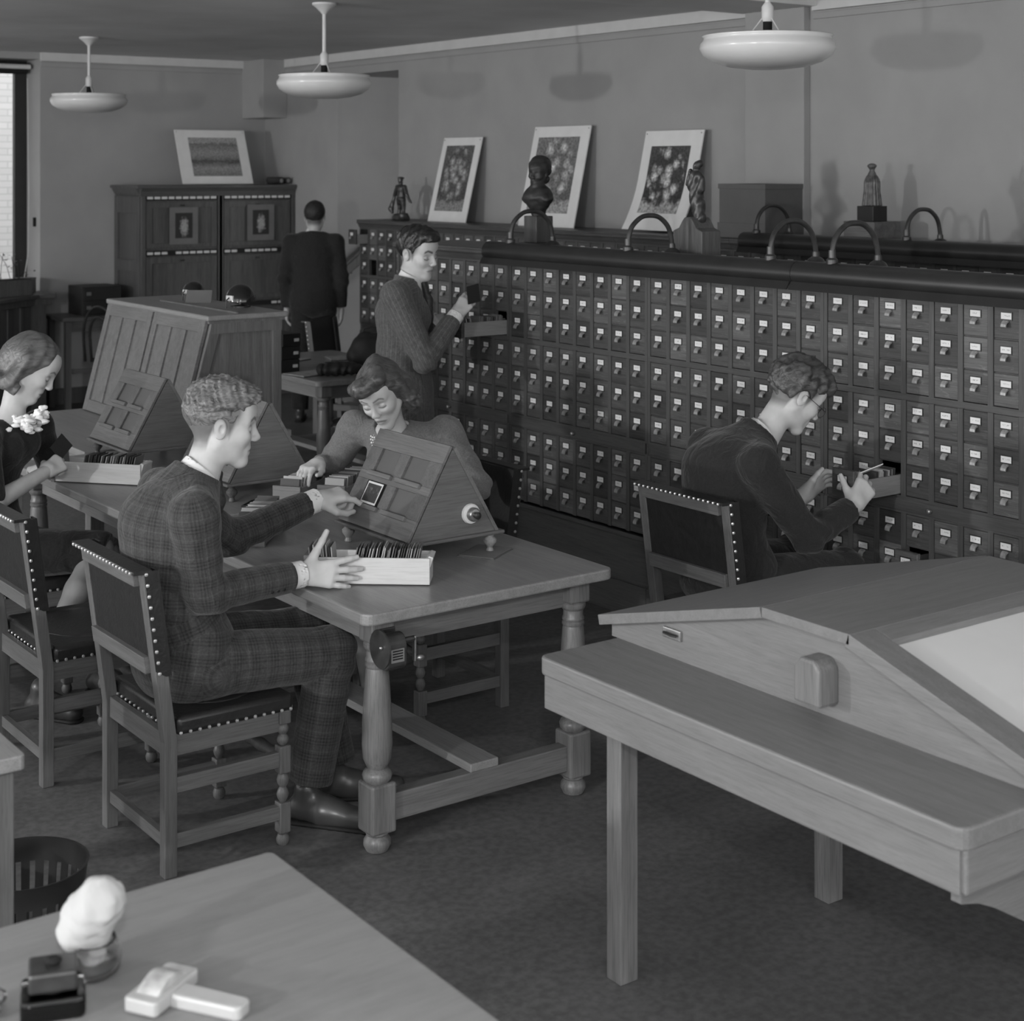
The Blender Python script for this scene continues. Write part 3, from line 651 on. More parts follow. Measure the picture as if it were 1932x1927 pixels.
# ------------------------------------------------------------------ prints
def pic_mat(name, kind, seed, W_, H_, lo=.05, hi=.45):
    """flat printed picture; object coords x in 0..W_, z in 0..H_"""
    m, nt, b = newmat(name)
    tc = N(nt, 'ShaderNodeTexCoord'); mp = N(nt, 'ShaderNodeMapping'); mp.inputs['Scale'].default_value = (1/W_, 1/W_, 1/H_)
    nt.links.new(tc.outputs['Object'], mp.inputs[0]); sx = N(nt, 'ShaderNodeSeparateXYZ'); nt.links.new(mp.outputs[0], sx.inputs[0])
    u, v = sx.outputs[0], sx.outputs[2]
    def noise(s, det=4, off=0):
        p = N(nt, 'ShaderNodeMapping'); p.inputs['Location'].default_value = (seed*3.1+off, seed*1.7, off); nt.links.new(tc.outputs['Object'], p.inputs[0])
        n = N(nt, 'ShaderNodeTexNoise'); n.inputs['Scale'].default_value = s; n.inputs['Detail'].default_value = det; nt.links.new(p.outputs[0], n.inputs['Vector']); return n.outputs[0]
    if kind == 'flowers':
        p = N(nt, 'ShaderNodeMapping'); p.inputs['Location'].default_value = (seed*2.3, 0, seed); nt.links.new(tc.outputs['Object'], p.inputs[0])
        vo = N(nt, 'ShaderNodeTexVoronoi'); vo.inputs['Scale'].default_value = 5.5/W_; nt.links.new(p.outputs[0], vo.inputs['Vector'])
        nz = noise(26/W_, 4)
        fl = ramp(nt, mathn(nt, 'ADD', vo.outputs['Distance'], mathn(nt, 'MULTIPLY', mathn(nt, 'SUBTRACT', nz, .5), .5)), [(.10, hi), (.32, hi*.62), (.62, lo*1.6)])
        du = mathn(nt, 'DIVIDE', mathn(nt, 'SUBTRACT', u, .5), .46); dv = mathn(nt, 'DIVIDE', mathn(nt, 'SUBTRACT', v, .56), .44)
        rad = mathn(nt, 'ADD', mathn(nt, 'ADD', mathn(nt, 'MULTIPLY', du, du), mathn(nt, 'MULTIPLY', dv, dv)), mathn(nt, 'MULTIPLY', mathn(nt, 'SUBTRACT', noise(6/W_, 3, 5), .5), 1.2))
        mask = ramp(nt, rad, [(.75, 1), (1.1, 0)])
        bg = ramp(nt, mathn(nt, 'ADD', v, mathn(nt, 'MULTIPLY', mathn(nt, 'SUBTRACT', noise(20, 5, 9), .5), .35)), [(.12, hi*.5), (.2, lo*1.2), (1, lo*2.2)])
        mx = N(nt, 'ShaderNodeMix', data_type='RGBA'); nt.links.new(mask, mx.inputs[0]); nt.links.new(bg, mx.inputs[6]); nt.links.new(fl, mx.inputs[7]); c = mul(nt, mx.outputs[2], ramp(nt, noise(60, 6, 4), [(.35, .55), (.65, 1.5)]))
    elif kind == 'fields':
        w = mathn(nt, 'ADD', v, mathn(nt, 'MULTIPLY', mathn(nt, 'SUBTRACT', noise(34, 8), .5), .22))
        c0 = ramp(nt, w, [(.05, .22), (.2, .3), (.3, .2), (.38, .08), (.46, .22), (.6, .3), (.72, .24), (.83, .17), (.87, .34)])
        c = mul(nt, c0, ramp(nt, noise(110, 6, 3), [(.35, .5), (.65, 1.35)]))
    else:
        du = mathn(nt, 'DIVIDE', mathn(nt, 'SUBTRACT', u, .52), .28); dv = mathn(nt, 'DIVIDE', mathn(nt, 'SUBTRACT', v, .45), .42)
        rad = mathn(nt, 'ADD', mathn(nt, 'ADD', mathn(nt, 'MULTIPLY', du, du), mathn(nt, 'MULTIPLY', dv, dv)), mathn(nt, 'MULTIPLY', mathn(nt, 'SUBTRACT', noise(8/W_, 4), .5), 2.2))
        c = mul(nt, ramp(nt, rad, [(.2, hi), (.7, hi*.4), (1.2, lo)]), ramp(nt, noise(30/W_, 4, 2), [(.3, .6), (.7, 1.3)]))
    nt.links.new(c, b.inputs['Base Color']); b.inputs['Roughness'].default_value = .7; return m
def mounted_print(p0, ux, w, h, lean, label, kind, seed, bl, br, bt, bb, lo, hi, curl=0, board=M_paper, roll=0):
    """p0: lower-left corner seen from the front; ux: direction left->right; leans back by angle lean"""
    ux = Vector(ux).normalized(); back = ux.cross(Vector((0, 0, 1))) * -1
    up = Vector((0, 0, 1))*math.cos(lean)+back*math.sin(lean); nrm = ux.cross(up)
    M = Matrix((( ux.x, -nrm.x, up.x, p0[0]), (ux.y, -nrm.y, up.y, p0[1]), (ux.z, -nrm.z, up.z, p0[2]), (0, 0, 0, 1)))
    t = thing('mounted_print', label, 'print', (0, 0, 0), 0); t.matrix_world = M @ Matrix.Rotation(roll, 4, 'Y')
    n = 10
    def sheet(x0, x1, z0, z1, y0, y1):
        vs = []; fs = []
        for k in range(n+1):
            z = z0+(z1-z0)*k/n; c = -curl*max(0, 1-z/(h*.55))**2
            for x, y in ((x0, y0), (x1, y0), (x1, y1), (x0, y1)): vs.append((x, y+c, z))
        for k in range(n):
            for i in range(4): a = k*4+i; b = k*4+(i+1) % 4; fs.append((a, b, b+4, a+4))
        fs.append((3, 2, 1, 0)); fs.append((n*4, n*4+1, n*4+2, n*4+3)); return MB().add(vs, fs)
    obj('mount_board', sheet(0, w, 0, h, 0, .008), board, t)
    # the picture's own origin sits at its lower-left corner
    pm = sheet(bl, w-br, bb, h-bt, -.0015, .0005); pm.v = [(x-bl, y, z-bb) for x, y, z in pm.v]
    obj('picture', pm, pic_mat('print_%d' % seed, kind, seed, w-bl-br, h-bb-bt, lo, hi), t, loc=(bl, 0, bb))
    if kind != 'figure':
        for x in (.018, w-.018): obj('pin', MB().sphere((x, -.002, h-.02), .004, 6, 4), M_iron, t)
    return t
TOPZ = 1.679
mounted_print((6.02, 13.30, 1.956), (1, 0, 0), .70, .53, .38, 'mounted landscape print leaning on top of the dark cupboard', 'fields', 1, .12, .095, .075, .075, .1, .4, roll=0)
mounted_print((6.89, 10.61, TOPZ), (0, -1, 0), .53, .68, .24, 'narrow mounted print of a tall vase of flowers, leftmost of three', 'flowers', 2, .065, .075, .065, .085, .05, .45)
mounted_print((6.885, 9.39, TOPZ), (0, -1, 0), .655, .74, .22, 'mounted flower print leaning behind the bronze bust', 'flowers', 3, .07, .10, .08, .10, .085, .62)
mounted_print((6.885, 8.13, TOPZ), (0, -1, 0), .57, .685, .22, 'mounted flower print with curled lower edge, behind the draped figurine', 'flowers', 4, .085, .10, .105, .12, .03, .68, curl=.07)
for j, (x, lb) in enumerate(((.26, 'small mounted figure print on the left cupboard door'), (1.02, 'small mounted figure print on the right cupboard door'))):
    mounted_print((5.58+x, 13.176, 1.42 if j == 0 else 1.435), (1, 0, 0), .27, .33, .0, lb, 'figure', 5+j, .05, .055, .05, .055, .03, .38, board=plain('grey_mount', .17, .7, .2))
# ------------------------------------------------------------------ implicit-surface modeller (for people and statues)
class SDF:
    def __init__(s): s.p = []; s.sub = []
    def rc(s, a, b, r1, r2=None, k=.02, w=None, sw=1.0, tagv=0):
        """tapered capsule; w: sideways axis along which it is sw times as wide"""
        s.p.append(('rc', np.array(a, float), np.array(b, float), r1, r1 if r2 is None else r2, k, None if w is None else np.array(w, float), sw, tagv)); return s
    def el(s, c, r, k=.02, R=None, tagv=0):
        s.p.append(('el', np.array(c, float), np.array(r, float), k, R, tagv)); return s
    def cut(s, fn): s.sub.append(fn); return s
    @staticmethod
    def ev(q, P):
        if q[0] == 'rc':
            _, a, b, r1, r2, k, w, sw, _t = q
            ba = b-a; L2 = max(ba @ ba, 1e-12); pa = P-a; t = np.clip((pa @ ba)/L2, 0, 1)
            d = pa-t[..., None]*ba
            if w is not None:
                wl = d @ w; d = d-wl[..., None]*w*(1-1/sw)
            return np.sqrt((d*d).sum(-1))-(r1+(r2-r1)*t)
        _, c, r, k, R, _t = q
        d = P-c
        if R is not None: d = d @ R
        k0 = np.sqrt(((d/r)**2).sum(-1)); k1 = np.sqrt(((d/(r*r))**2).sum(-1))
        return np.where(k1 > 1e-9, k0*(k0-1)/np.maximum(k1, 1e-9), -r.min())
    def bounds(s):
        lo = np.full(3, 1e9); hi = -lo
        for q in s.p:
            if q[0] == 'rc':
                e = max(q[3], q[4])*max(1, q[7])
                for c in (q[1], q[2]): lo = np.minimum(lo, c-e); hi = np.maximum(hi, c+e)
            else: e = q[2].max(); lo = np.minimum(lo, q[1]-e); hi = np.maximum(hi, q[1]+e)
        return lo, hi
    def field(s, P): 
        V = np.full(P.shape[:-1], 1e3)
        for q in s.p:
            d = s.ev(q, P); k = q[5] if q[0] == 'rc' else q[3]
            h = np.clip(.5+.5*(V-d)/k, 0, 1); V = V*(1-h)+d*h-k*h*(1-h)
        return V
    def mesh(s, name, h, disp=None, lo=None, hi=None, tagfn=None):
        l2, h2 = s.bounds(); m = 3*h
        lo = l2-m if lo is None else np.array(lo); hi = h2+m if hi is None else np.array(hi)
        n = np.ceil((hi-lo)/h).astype(int)+1
        ax = [lo[i]+h*np.arange(n[i]) for i in range(3)]
        V = np.full(n, 1.0)
        for q in s.p:
            k = q[5] if q[0] == 'rc' else q[3]
            if q[0] == 'rc':
                e = max(q[3], q[4])*max(1, q[7])+2*k+2*h; a = np.minimum(q[1], q[2])-e; b = np.maximum(q[1], q[2])+e
            else: e = q[2].max()+2*k+2*h; a = q[1]-e; b = q[1]+e
            i0 = np.clip(np.floor((a-lo)/h).astype(int), 0, n-1); i1 = np.clip(np.ceil((b-lo)/h).astype(int)+1, 1, n)
            sl = tuple(slice(i0[i], i1[i]) for i in range(3))
            if any(i1[i] <= i0[i] for i in range(3)): continue
            P = np.stack(np.meshgrid(*[ax[i][sl[i]] for i in range(3)], indexing='ij'), -1)
            d = s.ev(q, P); v = V[sl]; hh = np.clip(.5+.5*(v-d)/k, 0, 1); V[sl] = v*(1-hh)+d*hh-k*hh*(1-hh)
        if disp or s.sub:
            msk = np.abs(V) < max(.09, 4*h) if not s.sub else V < .09
            idx = np.argwhere(msk); P = lo+idx*h; vals = V[msk]
            if disp: vals = vals+disp(P)
            for fn in s.sub: vals = fn(P, vals)
            V[msk] = vals
        V[0], V[-1], V[:, 0], V[:, -1], V[:, :, 0], V[:, :, -1] = (np.maximum(x, .5*h) for x in (V[0], V[-1], V[:, 0], V[:, -1], V[:, :, 0], V[:, :, -1]))
        ins = V < 0
        cnt = sum(ins[i:n[0]-1+i, j:n[1]-1+j, k:n[2]-1+k].astype(np.int8) for i in (0, 1) for j in (0, 1) for k in (0, 1))
        act = (cnt > 0) & (cnt < 8); ci = np.argwhere(act)
        if len(ci) == 0: return bpy.data.meshes.new(name)
        cid = np.full(act.shape, -1, np.int64); cid[act] = np.arange(len(ci))
        C8 = {}
        for i in (0, 1):
            for j in (0, 1):
                for k in (0, 1): C8[i, j, k] = V[ci[:, 0]+i, ci[:, 1]+j, ci[:, 2]+k]
        acc = np.zeros((len(ci), 3)); num = np.zeros(len(ci))
        for a_ in C8:
            for ax_ in range(3):
                if a_[ax_]: continue
                b2 = list(a_); b2[ax_] = 1; b2 = tuple(b2); va, vb = C8[a_], C8[b2]; cr = (va < 0) != (vb < 0)
                t = np.where(cr, va/np.where(va == vb, 1, va-vb), 0); p = np.array(a_, float)[None].repeat(len(ci), 0); p[:, ax_] += t
                acc += p*cr[:, None]; num += cr
        vs = lo+(ci+acc/num[:, None])*h
        F = []
        for ax_ in range(3):
            u, w = [(1, 2), (2, 0), (0, 1)][ax_]
            s0 = [slice(None)]*3; s1 = [slice(None)]*3; s0[ax_] = slice(0, -1); s1[ax_] = slice(1, None)
            for d_ in (u, w): s0[d_] = slice(1, -1); s1[d_] = slice(1, -1)
            A, B = ins[tuple(s0)], ins[tuple(s1)]; e = np.argwhere(A != B)
            if len(e) == 0: continue
            fl = A[A != B]; base = e.copy(); base[:, u] += 1; base[:, w] += 1
            def cell(du, dw):
                q = base.copy(); q[:, u] -= du; q[:, w] -= dw; return cid[q[:, 0], q[:, 1], q[:, 2]]
            quad = np.stack([cell(1, 1), cell(0, 1), cell(0, 0), cell(1, 0)], 1)
            quad[~fl] = quad[~fl][:, ::-1]; F.append(quad)
        F = np.concatenate(F)
        me = bpy.data.meshes.new(name); me.from_pydata(vs.tolist(), [], F.tolist()); me.update()
        me.polygons.foreach_set('use_smooth', np.ones(len(F), bool))
        s.last = (vs, F)
        return me
def vnoise(P, sc, seed=0):
    """cheap smooth pseudo-noise: sum of rotated sines, about -1..1"""
    rs = np.random.RandomState(seed); o = np.zeros(len(P))
    for i in range(5):
        d = rs.normal(size=3); d /= np.linalg.norm(d); o += np.sin(P @ d*sc*(1+.35*i)+rs.uniform(0, 6.28))/(1+.25*i)
    return o/2.6
def vcol(me, name, vals):
    a = me.attributes.new(name, 'FLOAT', 'POINT'); a.data.foreach_set('value', np.asarray(vals, np.float32))
def fabric_coords(sdf, me):
    """per-corner cloth coordinates (around, along) taken from the nearest limb"""
    vs, F = sdf.last; fc = vs[F].mean(1)
    D = np.stack([SDF.ev(q, fc) for q in sdf.p]); best = D.argmin(0)
    out = np.zeros((len(F), 4, 2), np.float32)
    for i, q in enumerate(sdf.p):
        m = best == i
        if not m.any(): continue
        a, b, r = (q[1], q[2], (q[3]+q[4])/2) if q[0] == 'rc' else (q[1]-np.array([0, 0, .1]), q[1]+np.array([0, 0, .1]), q[2].mean())
        ax = (b-a)/max(np.linalg.norm(b-a), 1e-6); e = np.array([0, 1., 0]) if abs(ax[1]) < .8 else np.array([1., 0, 0])
        u = e-ax*(e @ ax); u /= np.linalg.norm(u); w = np.cross(ax, u)
        P = vs[F[m]]; d = P-a; ang = np.arctan2(d @ w, d @ u); ang0 = ang[:, :1]; ang = ang0+np.angle(np.exp(1j*(ang-ang0)))
        sw = q[7] if q[0] == 'rc' else 1
        out[m, :, 0] = ang*r*(.5+.5*sw)+i*.37; out[m, :, 1] = d @ ax
    uv = me.uv_layers.new(name='cloth'); order = np.zeros(len(me.loops)*2, np.float32); order[:] = out.reshape(-1)
    uv.data.foreach_set('uv', order)
# ------------------------------------------------------------------ people
def unit(v): v = np.array(v, float); return v/np.linalg.norm(v)
def frame(fwd, up=(0, 0, 1)):
    x = unit(fwd); u = np.array(up, float); y = unit(np.cross(u, x)); z = np.cross(x, y); return np.stack([x, y, z], 1)   # columns: forward, left, up
def head_frame(yaw, pitch, roll):
    y, p, r = (math.radians(a) for a in (yaw, pitch, roll))
    M = Matrix.Rotation(y, 3, 'Z') @ Matrix.Rotation(p, 3, 'Y') @ Matrix.Rotation(r, 3, 'X'); return np.array(M)
class Loc:
    """puts primitives written in local coordinates into an SDF in the world"""
    def __init__(s, sdf, pos, R, sc): s.s, s.p, s.R, s.k = sdf, np.array(pos, float), R, sc
    def w(s, q): return s.p+s.R @ (np.array(q, float)*s.k)
    def rc(s, a, b, r1, r2=None, k=.01): s.s.rc(s.w(a), s.w(b), r1*s.k, (r1 if r2 is None else r2)*s.k, k*s.k)
    def el(s, c, r, k=.01): s.s.el(s.w(c), np.array(r)*s.k, k*s.k, s.R)
    def inv(s, P): return ((P-s.p) @ s.R)/s.k
def head_sdf(S, pos, R, sc, fem=False, thin=0, neck_to=None, neck_r=.054):
    H = Loc(S, pos, R, sc); j = .92 if fem else 1.0; nz = .82 if fem else 1.0
    H.el((-.014, 0, .034), (.097, .076, .086), .01)
    H.el((.028, 0, -.030), (.060, .056*j, .078), .03)
    H.el((.055, 0, .045), (.035, .055, .045), .03)
    for s_ in (-1, 1):
        H.rc((-.005, s_*.050*j, -.050), (.062, s_*.012, -.098), .016, .014, .03)
        H.el((.056, s_*.037, -.022), (.026, .022, .022), .025)
        H.rc((.078, s_*.016, .020), (.066, s_*.046, .022), .0085, .006, .014)
        H.el((.0665, s_*.0315, -.001), (.0135, .0155, .0115), .004)
        H.el((-.008, s_*.075, -.006), (.018, .007, .029), .006)
        H.el((-.012, s_*.080, .004), (.017, .004, .022), .005)
        H.el((.097, s_*.0105, -.033), (.010, .0070*nz, .0070), .006)
    H.rc((.0825, 0, .018), (.083+.020*nz, 0, -.024), .0070, .0095, .012)
    H.el((.083+.0205*nz, 0, -.028), (.0115, .0095, .009), .007)
    H.el((.066, 0, -.102), (.019, .022, .017), .02)
    H.el((.074, 0, -.064), (.016, .024, .020), .014)
    H.el((.0825, 0, -.0600), (.0075, .019, .0060), .005)
    H.el((.0805, 0, -.0735), (.0080, .016, .0066), .006)
    if neck_to is not None:
        a = H.w((-.022, 0, -.050)); b = np.array(neck_to, float); S.rc(a, b, neck_r*.90*sc, neck_r*1.04*sc, .03)
    def carve(P, v):
        L = H.inv(P)
        for s_ in (-1, 1):
            d = np.sqrt(((L-np.array([.098, s_*.033, .000]))/np.array([1.15, 1.25, 1]))**2 @ np.ones(3))-.0175; d = d*sc
            k = .012*sc; h = np.clip(.5-.5*(v+d)/k, 0, 1); v2 = v*(1-h)-d*h+k*h*(1-h)
            eye = (np.sqrt((((L-np.array([.0685, s_*.0325, -.002]))/np.array([.0150, .0165, .0125]))**2).sum(1))-1)*.012*sc
            v = np.minimum(v2, eye)
            ear = np.sqrt((((L-np.array([-.005, s_*.086, -.004]))/np.array([.010, .007, .016]))**2).sum(1))-1
            v = np.maximum(v, -ear*.007*sc)
        m = np.maximum(np.sqrt((L[:, 0]-.0915)**2+(L[:, 2]+.0668+1.5*L[:, 1]**2)**2)-.0030, np.abs(L[:, 1])-.021)*sc
        k = .005; h = np.clip(.5-.5*(v+m)/k, 0, 1); return v*(1-h)-m*h+k*h*(1-h)
    S.cut(carve); S.H = H
    return H
def face_tone(L, fem=False, brow=.35, fade=None):
    x, y, z = L.T; ay = np.abs(y); t = np.ones(len(L))
    fr = np.clip((x-.045)/.012, 0, 1)
    def sm(d, w): return np.exp(-np.clip(d, 0, None)**2/(w*w))
    bz = .0245+.010*np.clip((ay-.012)/.03, 0, 1)-.012*np.clip((ay-.036)/.015, 0, 1)
    b = sm(np.abs(z-bz)-(.0016 if fem else .003), .0022)*sm(np.maximum(.013-ay, ay-.048), .003)*fr
    t = t*(1-b*(1-brow))
    lz = -.0075-.004*np.clip(1-((ay-.032)/.014)**2, 0, 1)
    la = sm(np.abs(z-lz)-.0006, .0018)*sm(np.maximum(.018-ay, ay-.046), .002)*fr
    t = t*(1-la*.72)
    cr = sm(np.abs(z-(.009-.003*((ay-.032)/.014)**2))-.0003, .0016)*sm(np.maximum(.018-ay, ay-.047), .003)*fr; t = t*(1-cr*.28)
    so = sm(np.sqrt(((ay-.031)/.022)**2+((z-.001)/.014)**2)-.6, .4)*fr; t = t*(1-so*.10)
    lp = sm(np.sqrt((y/.022)**2+((z+.067)/.0105)**2)-.75, .25)*np.clip((x-.07)/.01, 0, 1)
    t = t*(1-lp*(.42 if fem else .2))
    ml = sm(np.abs(z+.0668-.0)-.0006, .0016)*sm(ay-.021, .003)*np.clip((x-.07)/.01, 0, 1); t = t*(1-ml*.45)
    ns = sm(np.sqrt(((ay-.008)/.0045)**2+((z+.0405)/.003)**2)-.6, .5)*np.clip((x-.09)/.006, 0, 1); t = t*(1-ns*.5)
    if fade:
        zl = np.interp(x, *fade[0]); d = zl-z; side = np.clip((.060-x)/.02, 0, 1)
        t = t*(1-fade[1]*side*np.clip(1-np.clip(d, 0, 1)/fade[2], 0, 1)*np.clip((z+.100)/.035, 0, 1)*np.clip((.086-ay)/.006, 0, 1))
    return t
def skin_mat(name, v):
    if name in MATS: return MATS[name]
    m, nt, b = newmat(name)
    at = N(nt, 'ShaderNodeAttribute', attribute_name='tone'); tc = N(nt, 'ShaderNodeTexCoord')
    n = N(nt, 'ShaderNodeTexNoise'); n.inputs['Scale'].default_value = 30; nt.links.new(tc.outputs['Object'], n.inputs['Vector'])
    c = mul(nt, ramp(nt, n.outputs[0], [(.3, v*.95), (.7, v*1.05)]), at.outputs['Fac'])
    nt.links.new(c, b.inputs['Base Color']); b.inputs['Roughness'].default_value = .48; b.inputs['Specular IOR Level'].default_value = .35
    b.inputs['Subsurface Weight'].default_value = .12; b.inputs['Subsurface Radius'].default_value = (.006, .006, .006)
    MATS[name] = m; return m
def hair_mat(name, v, c=.45, sc=55, rough=.42):
    if name in MATS: return MATS[name]
    m, nt, b = newmat(name)
    tc = N(nt, 'ShaderNodeTexCoord'); mp = N(nt, 'ShaderNodeMapping'); mp.inputs['Scale'].default_value = (.35, 1, 1)
    n = N(nt, 'ShaderNodeTexNoise'); n.inputs['Scale'].default_value = sc; n.inputs['Detail'].default_value = 4; n.inputs['Distortion'].default_value = 1.5
    nt.links.new(tc.outputs['Object'], mp.inputs[0]); nt.links.new(mp.outputs[0], n.inputs['Vector'])
    nt.links.new(ramp(nt, n.outputs[0], [(.3, v*(1-c)), (.7, v*(1+c))]), b.inputs['Base Color']); b.inputs['Roughness'].default_value = rough
    bp = N(nt, 'ShaderNodeBump'); bp.inputs['Strength'].default_value = .5; bp.inputs['Distance'].default_value = .006
    nt.links.new(n.outputs[0], bp.inputs['Height']); nt.links.new(bp.outputs[0], b.inputs['Normal'])
    MATS[name] = m; return m
FING = [(.030, .076, .0102), (.010, .085, .0104), (-.0105, .079, .0098), (-.030, .062, .0088)]
def hand_sdf(S, wrist, fdir, nrm, side, curls, spread=(.10, .02, -.05, -.14), thumb=None, sc=1.06, arm_to=None, arm_r=.03):
    """side +1: right hand (thumb towards +y of frame). curls: 4 x (c1,c2,c3) degrees"""
    x = unit(fdir); z = np.array(nrm, float); z = unit(z-x*(z @ x)); y = np.cross(z, x); R = np.stack([x, y, z], 1)
    H = Loc(S, wrist, R, sc); s_ = side
    H.rc((-.012, 0, 0), (.02, .0, 0), .023, .026, .016)
    for i, (yb, L, r) in enumerate(FING):
        H.rc((.012, yb*.55*s_, 0), (.088-.006*abs(i-1), yb*s_, .0), .0145, .0118, .016)
        p = np.array([.088-.006*abs(i-1), yb*s_, 0]); a = 0; sp = spread[i]*s_
        for j, (fr_, rr) in enumerate(((.44, 1), (.30, .92), (.26, .8))):
            a += math.radians(curls[i][j]); d = np.array([math.cos(a)*math.cos(sp), math.cos(a)*math.sin(sp), -math.sin(a)])
            q = p+d*L*fr_; H.rc(p, q, r*rr, r*rr*.9, .0035); p = q
    th = thumb or [(.020, .024, -.006), (.052, .050, -.016), (.080, .060, -.018), (.102, .060, -.016)]
    th = [(a, b*s_, c) for a, b, c in th]
    H.rc(th[0], th[1], .0165, .0125, .016); H.rc(th[1], th[2], .0108, .0098, .005); H.rc(th[2], th[3], .0098, .0082, .004)
    if arm_to is not None: S.rc(np.array(wrist, float), arm_to, .0245*sc, arm_r*sc, .02)
    return H
def join_mesh(name, parts, tones):
    vs = []; fs = []; tn = []; o = 0
    for (v, f), t in zip(parts, tones):
        vs.append(v); fs.append(f+o); o += len(v); tn.append(t if hasattr(t, '__len__') else np.full(len(v), t))
    me = bpy.data.meshes.new(name); me.from_pydata(np.concatenate(vs).tolist(), [], np.concatenate(fs).tolist()); me.update()
    me.polygons.foreach_set('use_smooth', np.ones(len(me.polygons), bool)); vcol(me, 'tone', np.concatenate(tn)); return me
def cloth_mat(name, kind, v, rough=.85):
    if name in MATS: return MATS[name]
    m, nt, b = newmat(name)
    uv = N(nt, 'ShaderNodeUVMap', uv_map='cloth'); sx = N(nt, 'ShaderNodeSeparateXYZ'); nt.links.new(uv.outputs[0], sx.inputs[0]); tc = N(nt, 'ShaderNodeTexCoord')
    u, w = sx.outputs[0], sx.outputs[1]
    n = N(nt, 'ShaderNodeTexNoise'); n.inputs['Scale'].default_value = 160; n.inputs['Detail'].default_value = 3; nt.links.new(tc.outputs['Object'], n.inputs['Vector'])
    base = ramp(nt, n.outputs[0], [(.3, v*.82), (.7, v*1.18)])
    if kind == 'plaid':
        def st(c, per, fine, frac):
            cl = mathn(nt, 'LESS_THAN', mathn(nt, 'FRACT', mathn(nt, 'DIVIDE', c, per)), frac)
            fi = mathn(nt, 'GREATER_THAN', mathn(nt, 'FRACT', mathn(nt, 'DIVIDE', c, fine)), .5)
            return mathn(nt, 'MULTIPLY', cl, fi)
        su, sw = st(u, .056, .0105, .52), st(w, .06, .0105, .52)
        lt = mathn(nt, 'GREATER_THAN', mathn(nt, 'FRACT', mathn(nt, 'DIVIDE', mathn(nt, 'ADD', w, .007), .06)), .93)
        lu = mathn(nt, 'GREATER_THAN', mathn(nt, 'FRACT', mathn(nt, 'DIVIDE', mathn(nt, 'ADD', u, .007), .056)), .93)
        k = mathn(nt, 'ADD', mathn(nt, 'MULTIPLY', mathn(nt, 'ADD', su, sw), -.27), mathn(nt, 'MULTIPLY', mathn(nt, 'ADD', lt, lu), .24))
        f = mathn(nt, 'ADD', 1.08, k); col = mul(nt, base, f)
    elif kind == 'stripe':
        s1 = mathn(nt, 'LESS_THAN', mathn(nt, 'FRACT', mathn(nt, 'DIVIDE', u, .021)), .13)
        n3 = N(nt, 'ShaderNodeTexNoise'); n3.inputs['Scale'].default_value = 60; nt.links.new(tc.outputs['Object'], n3.inputs['Vector'])
        col = mul(nt, mul(nt, base, mathn(nt, 'ADD', 1, mathn(nt, 'MULTIPLY', s1, .55))), ramp(nt, n3.outputs[0], [(.3, .85), (.7, 1.15)]))
    else: col = base
    nt.links.new(col, b.inputs['Base Color']); b.inputs['Roughness'].default_value = rough; b.inputs['Specular IOR Level'].default_value = .15
    b.inputs['Sheen Weight'].default_value = .15
    n2 = N(nt, 'ShaderNodeTexNoise'); n2.inputs['Scale'].default_value = 15; n2.inputs['Detail'].default_value = 2; n2.inputs['Distortion'].default_value = 1.2; nt.links.new(tc.outputs['Object'], n2.inputs['Vector'])
    ht = mathn(nt, 'ADD', n2.outputs[0], mathn(nt, 'MULTIPLY', n.outputs[0], .05))
    bp = N(nt, 'ShaderNodeBump'); bp.inputs['Strength'].default_value = .55; bp.inputs['Distance'].default_value = .02
    nt.links.new(ht, bp.inputs['Height']); nt.links.new(bp.outputs[0], b.inputs['Normal'])
    MATS[name] = m; return m
def folds(axis_pts, amp=.006, sc=70, seed=1):
    """cloth creases that gather near the given points (elbows, waist, knees)"""
    A = [np.array(p, float) for p, _ in axis_pts]; W_ = [w for _, w in axis_pts]
    def f(P):
        o = vnoise(P, 22, seed)*.0025
        for a, w in zip(A, W_):
            d2 = ((P-a)**2).sum(1); wt = np.exp(-d2/(w*w)); q = (P-a); o = o+wt*amp*np.sin(q[:, 2]*sc+q[:, 0]*sc*.7+2*vnoise(P, 14, seed+3))
        return o
    return f
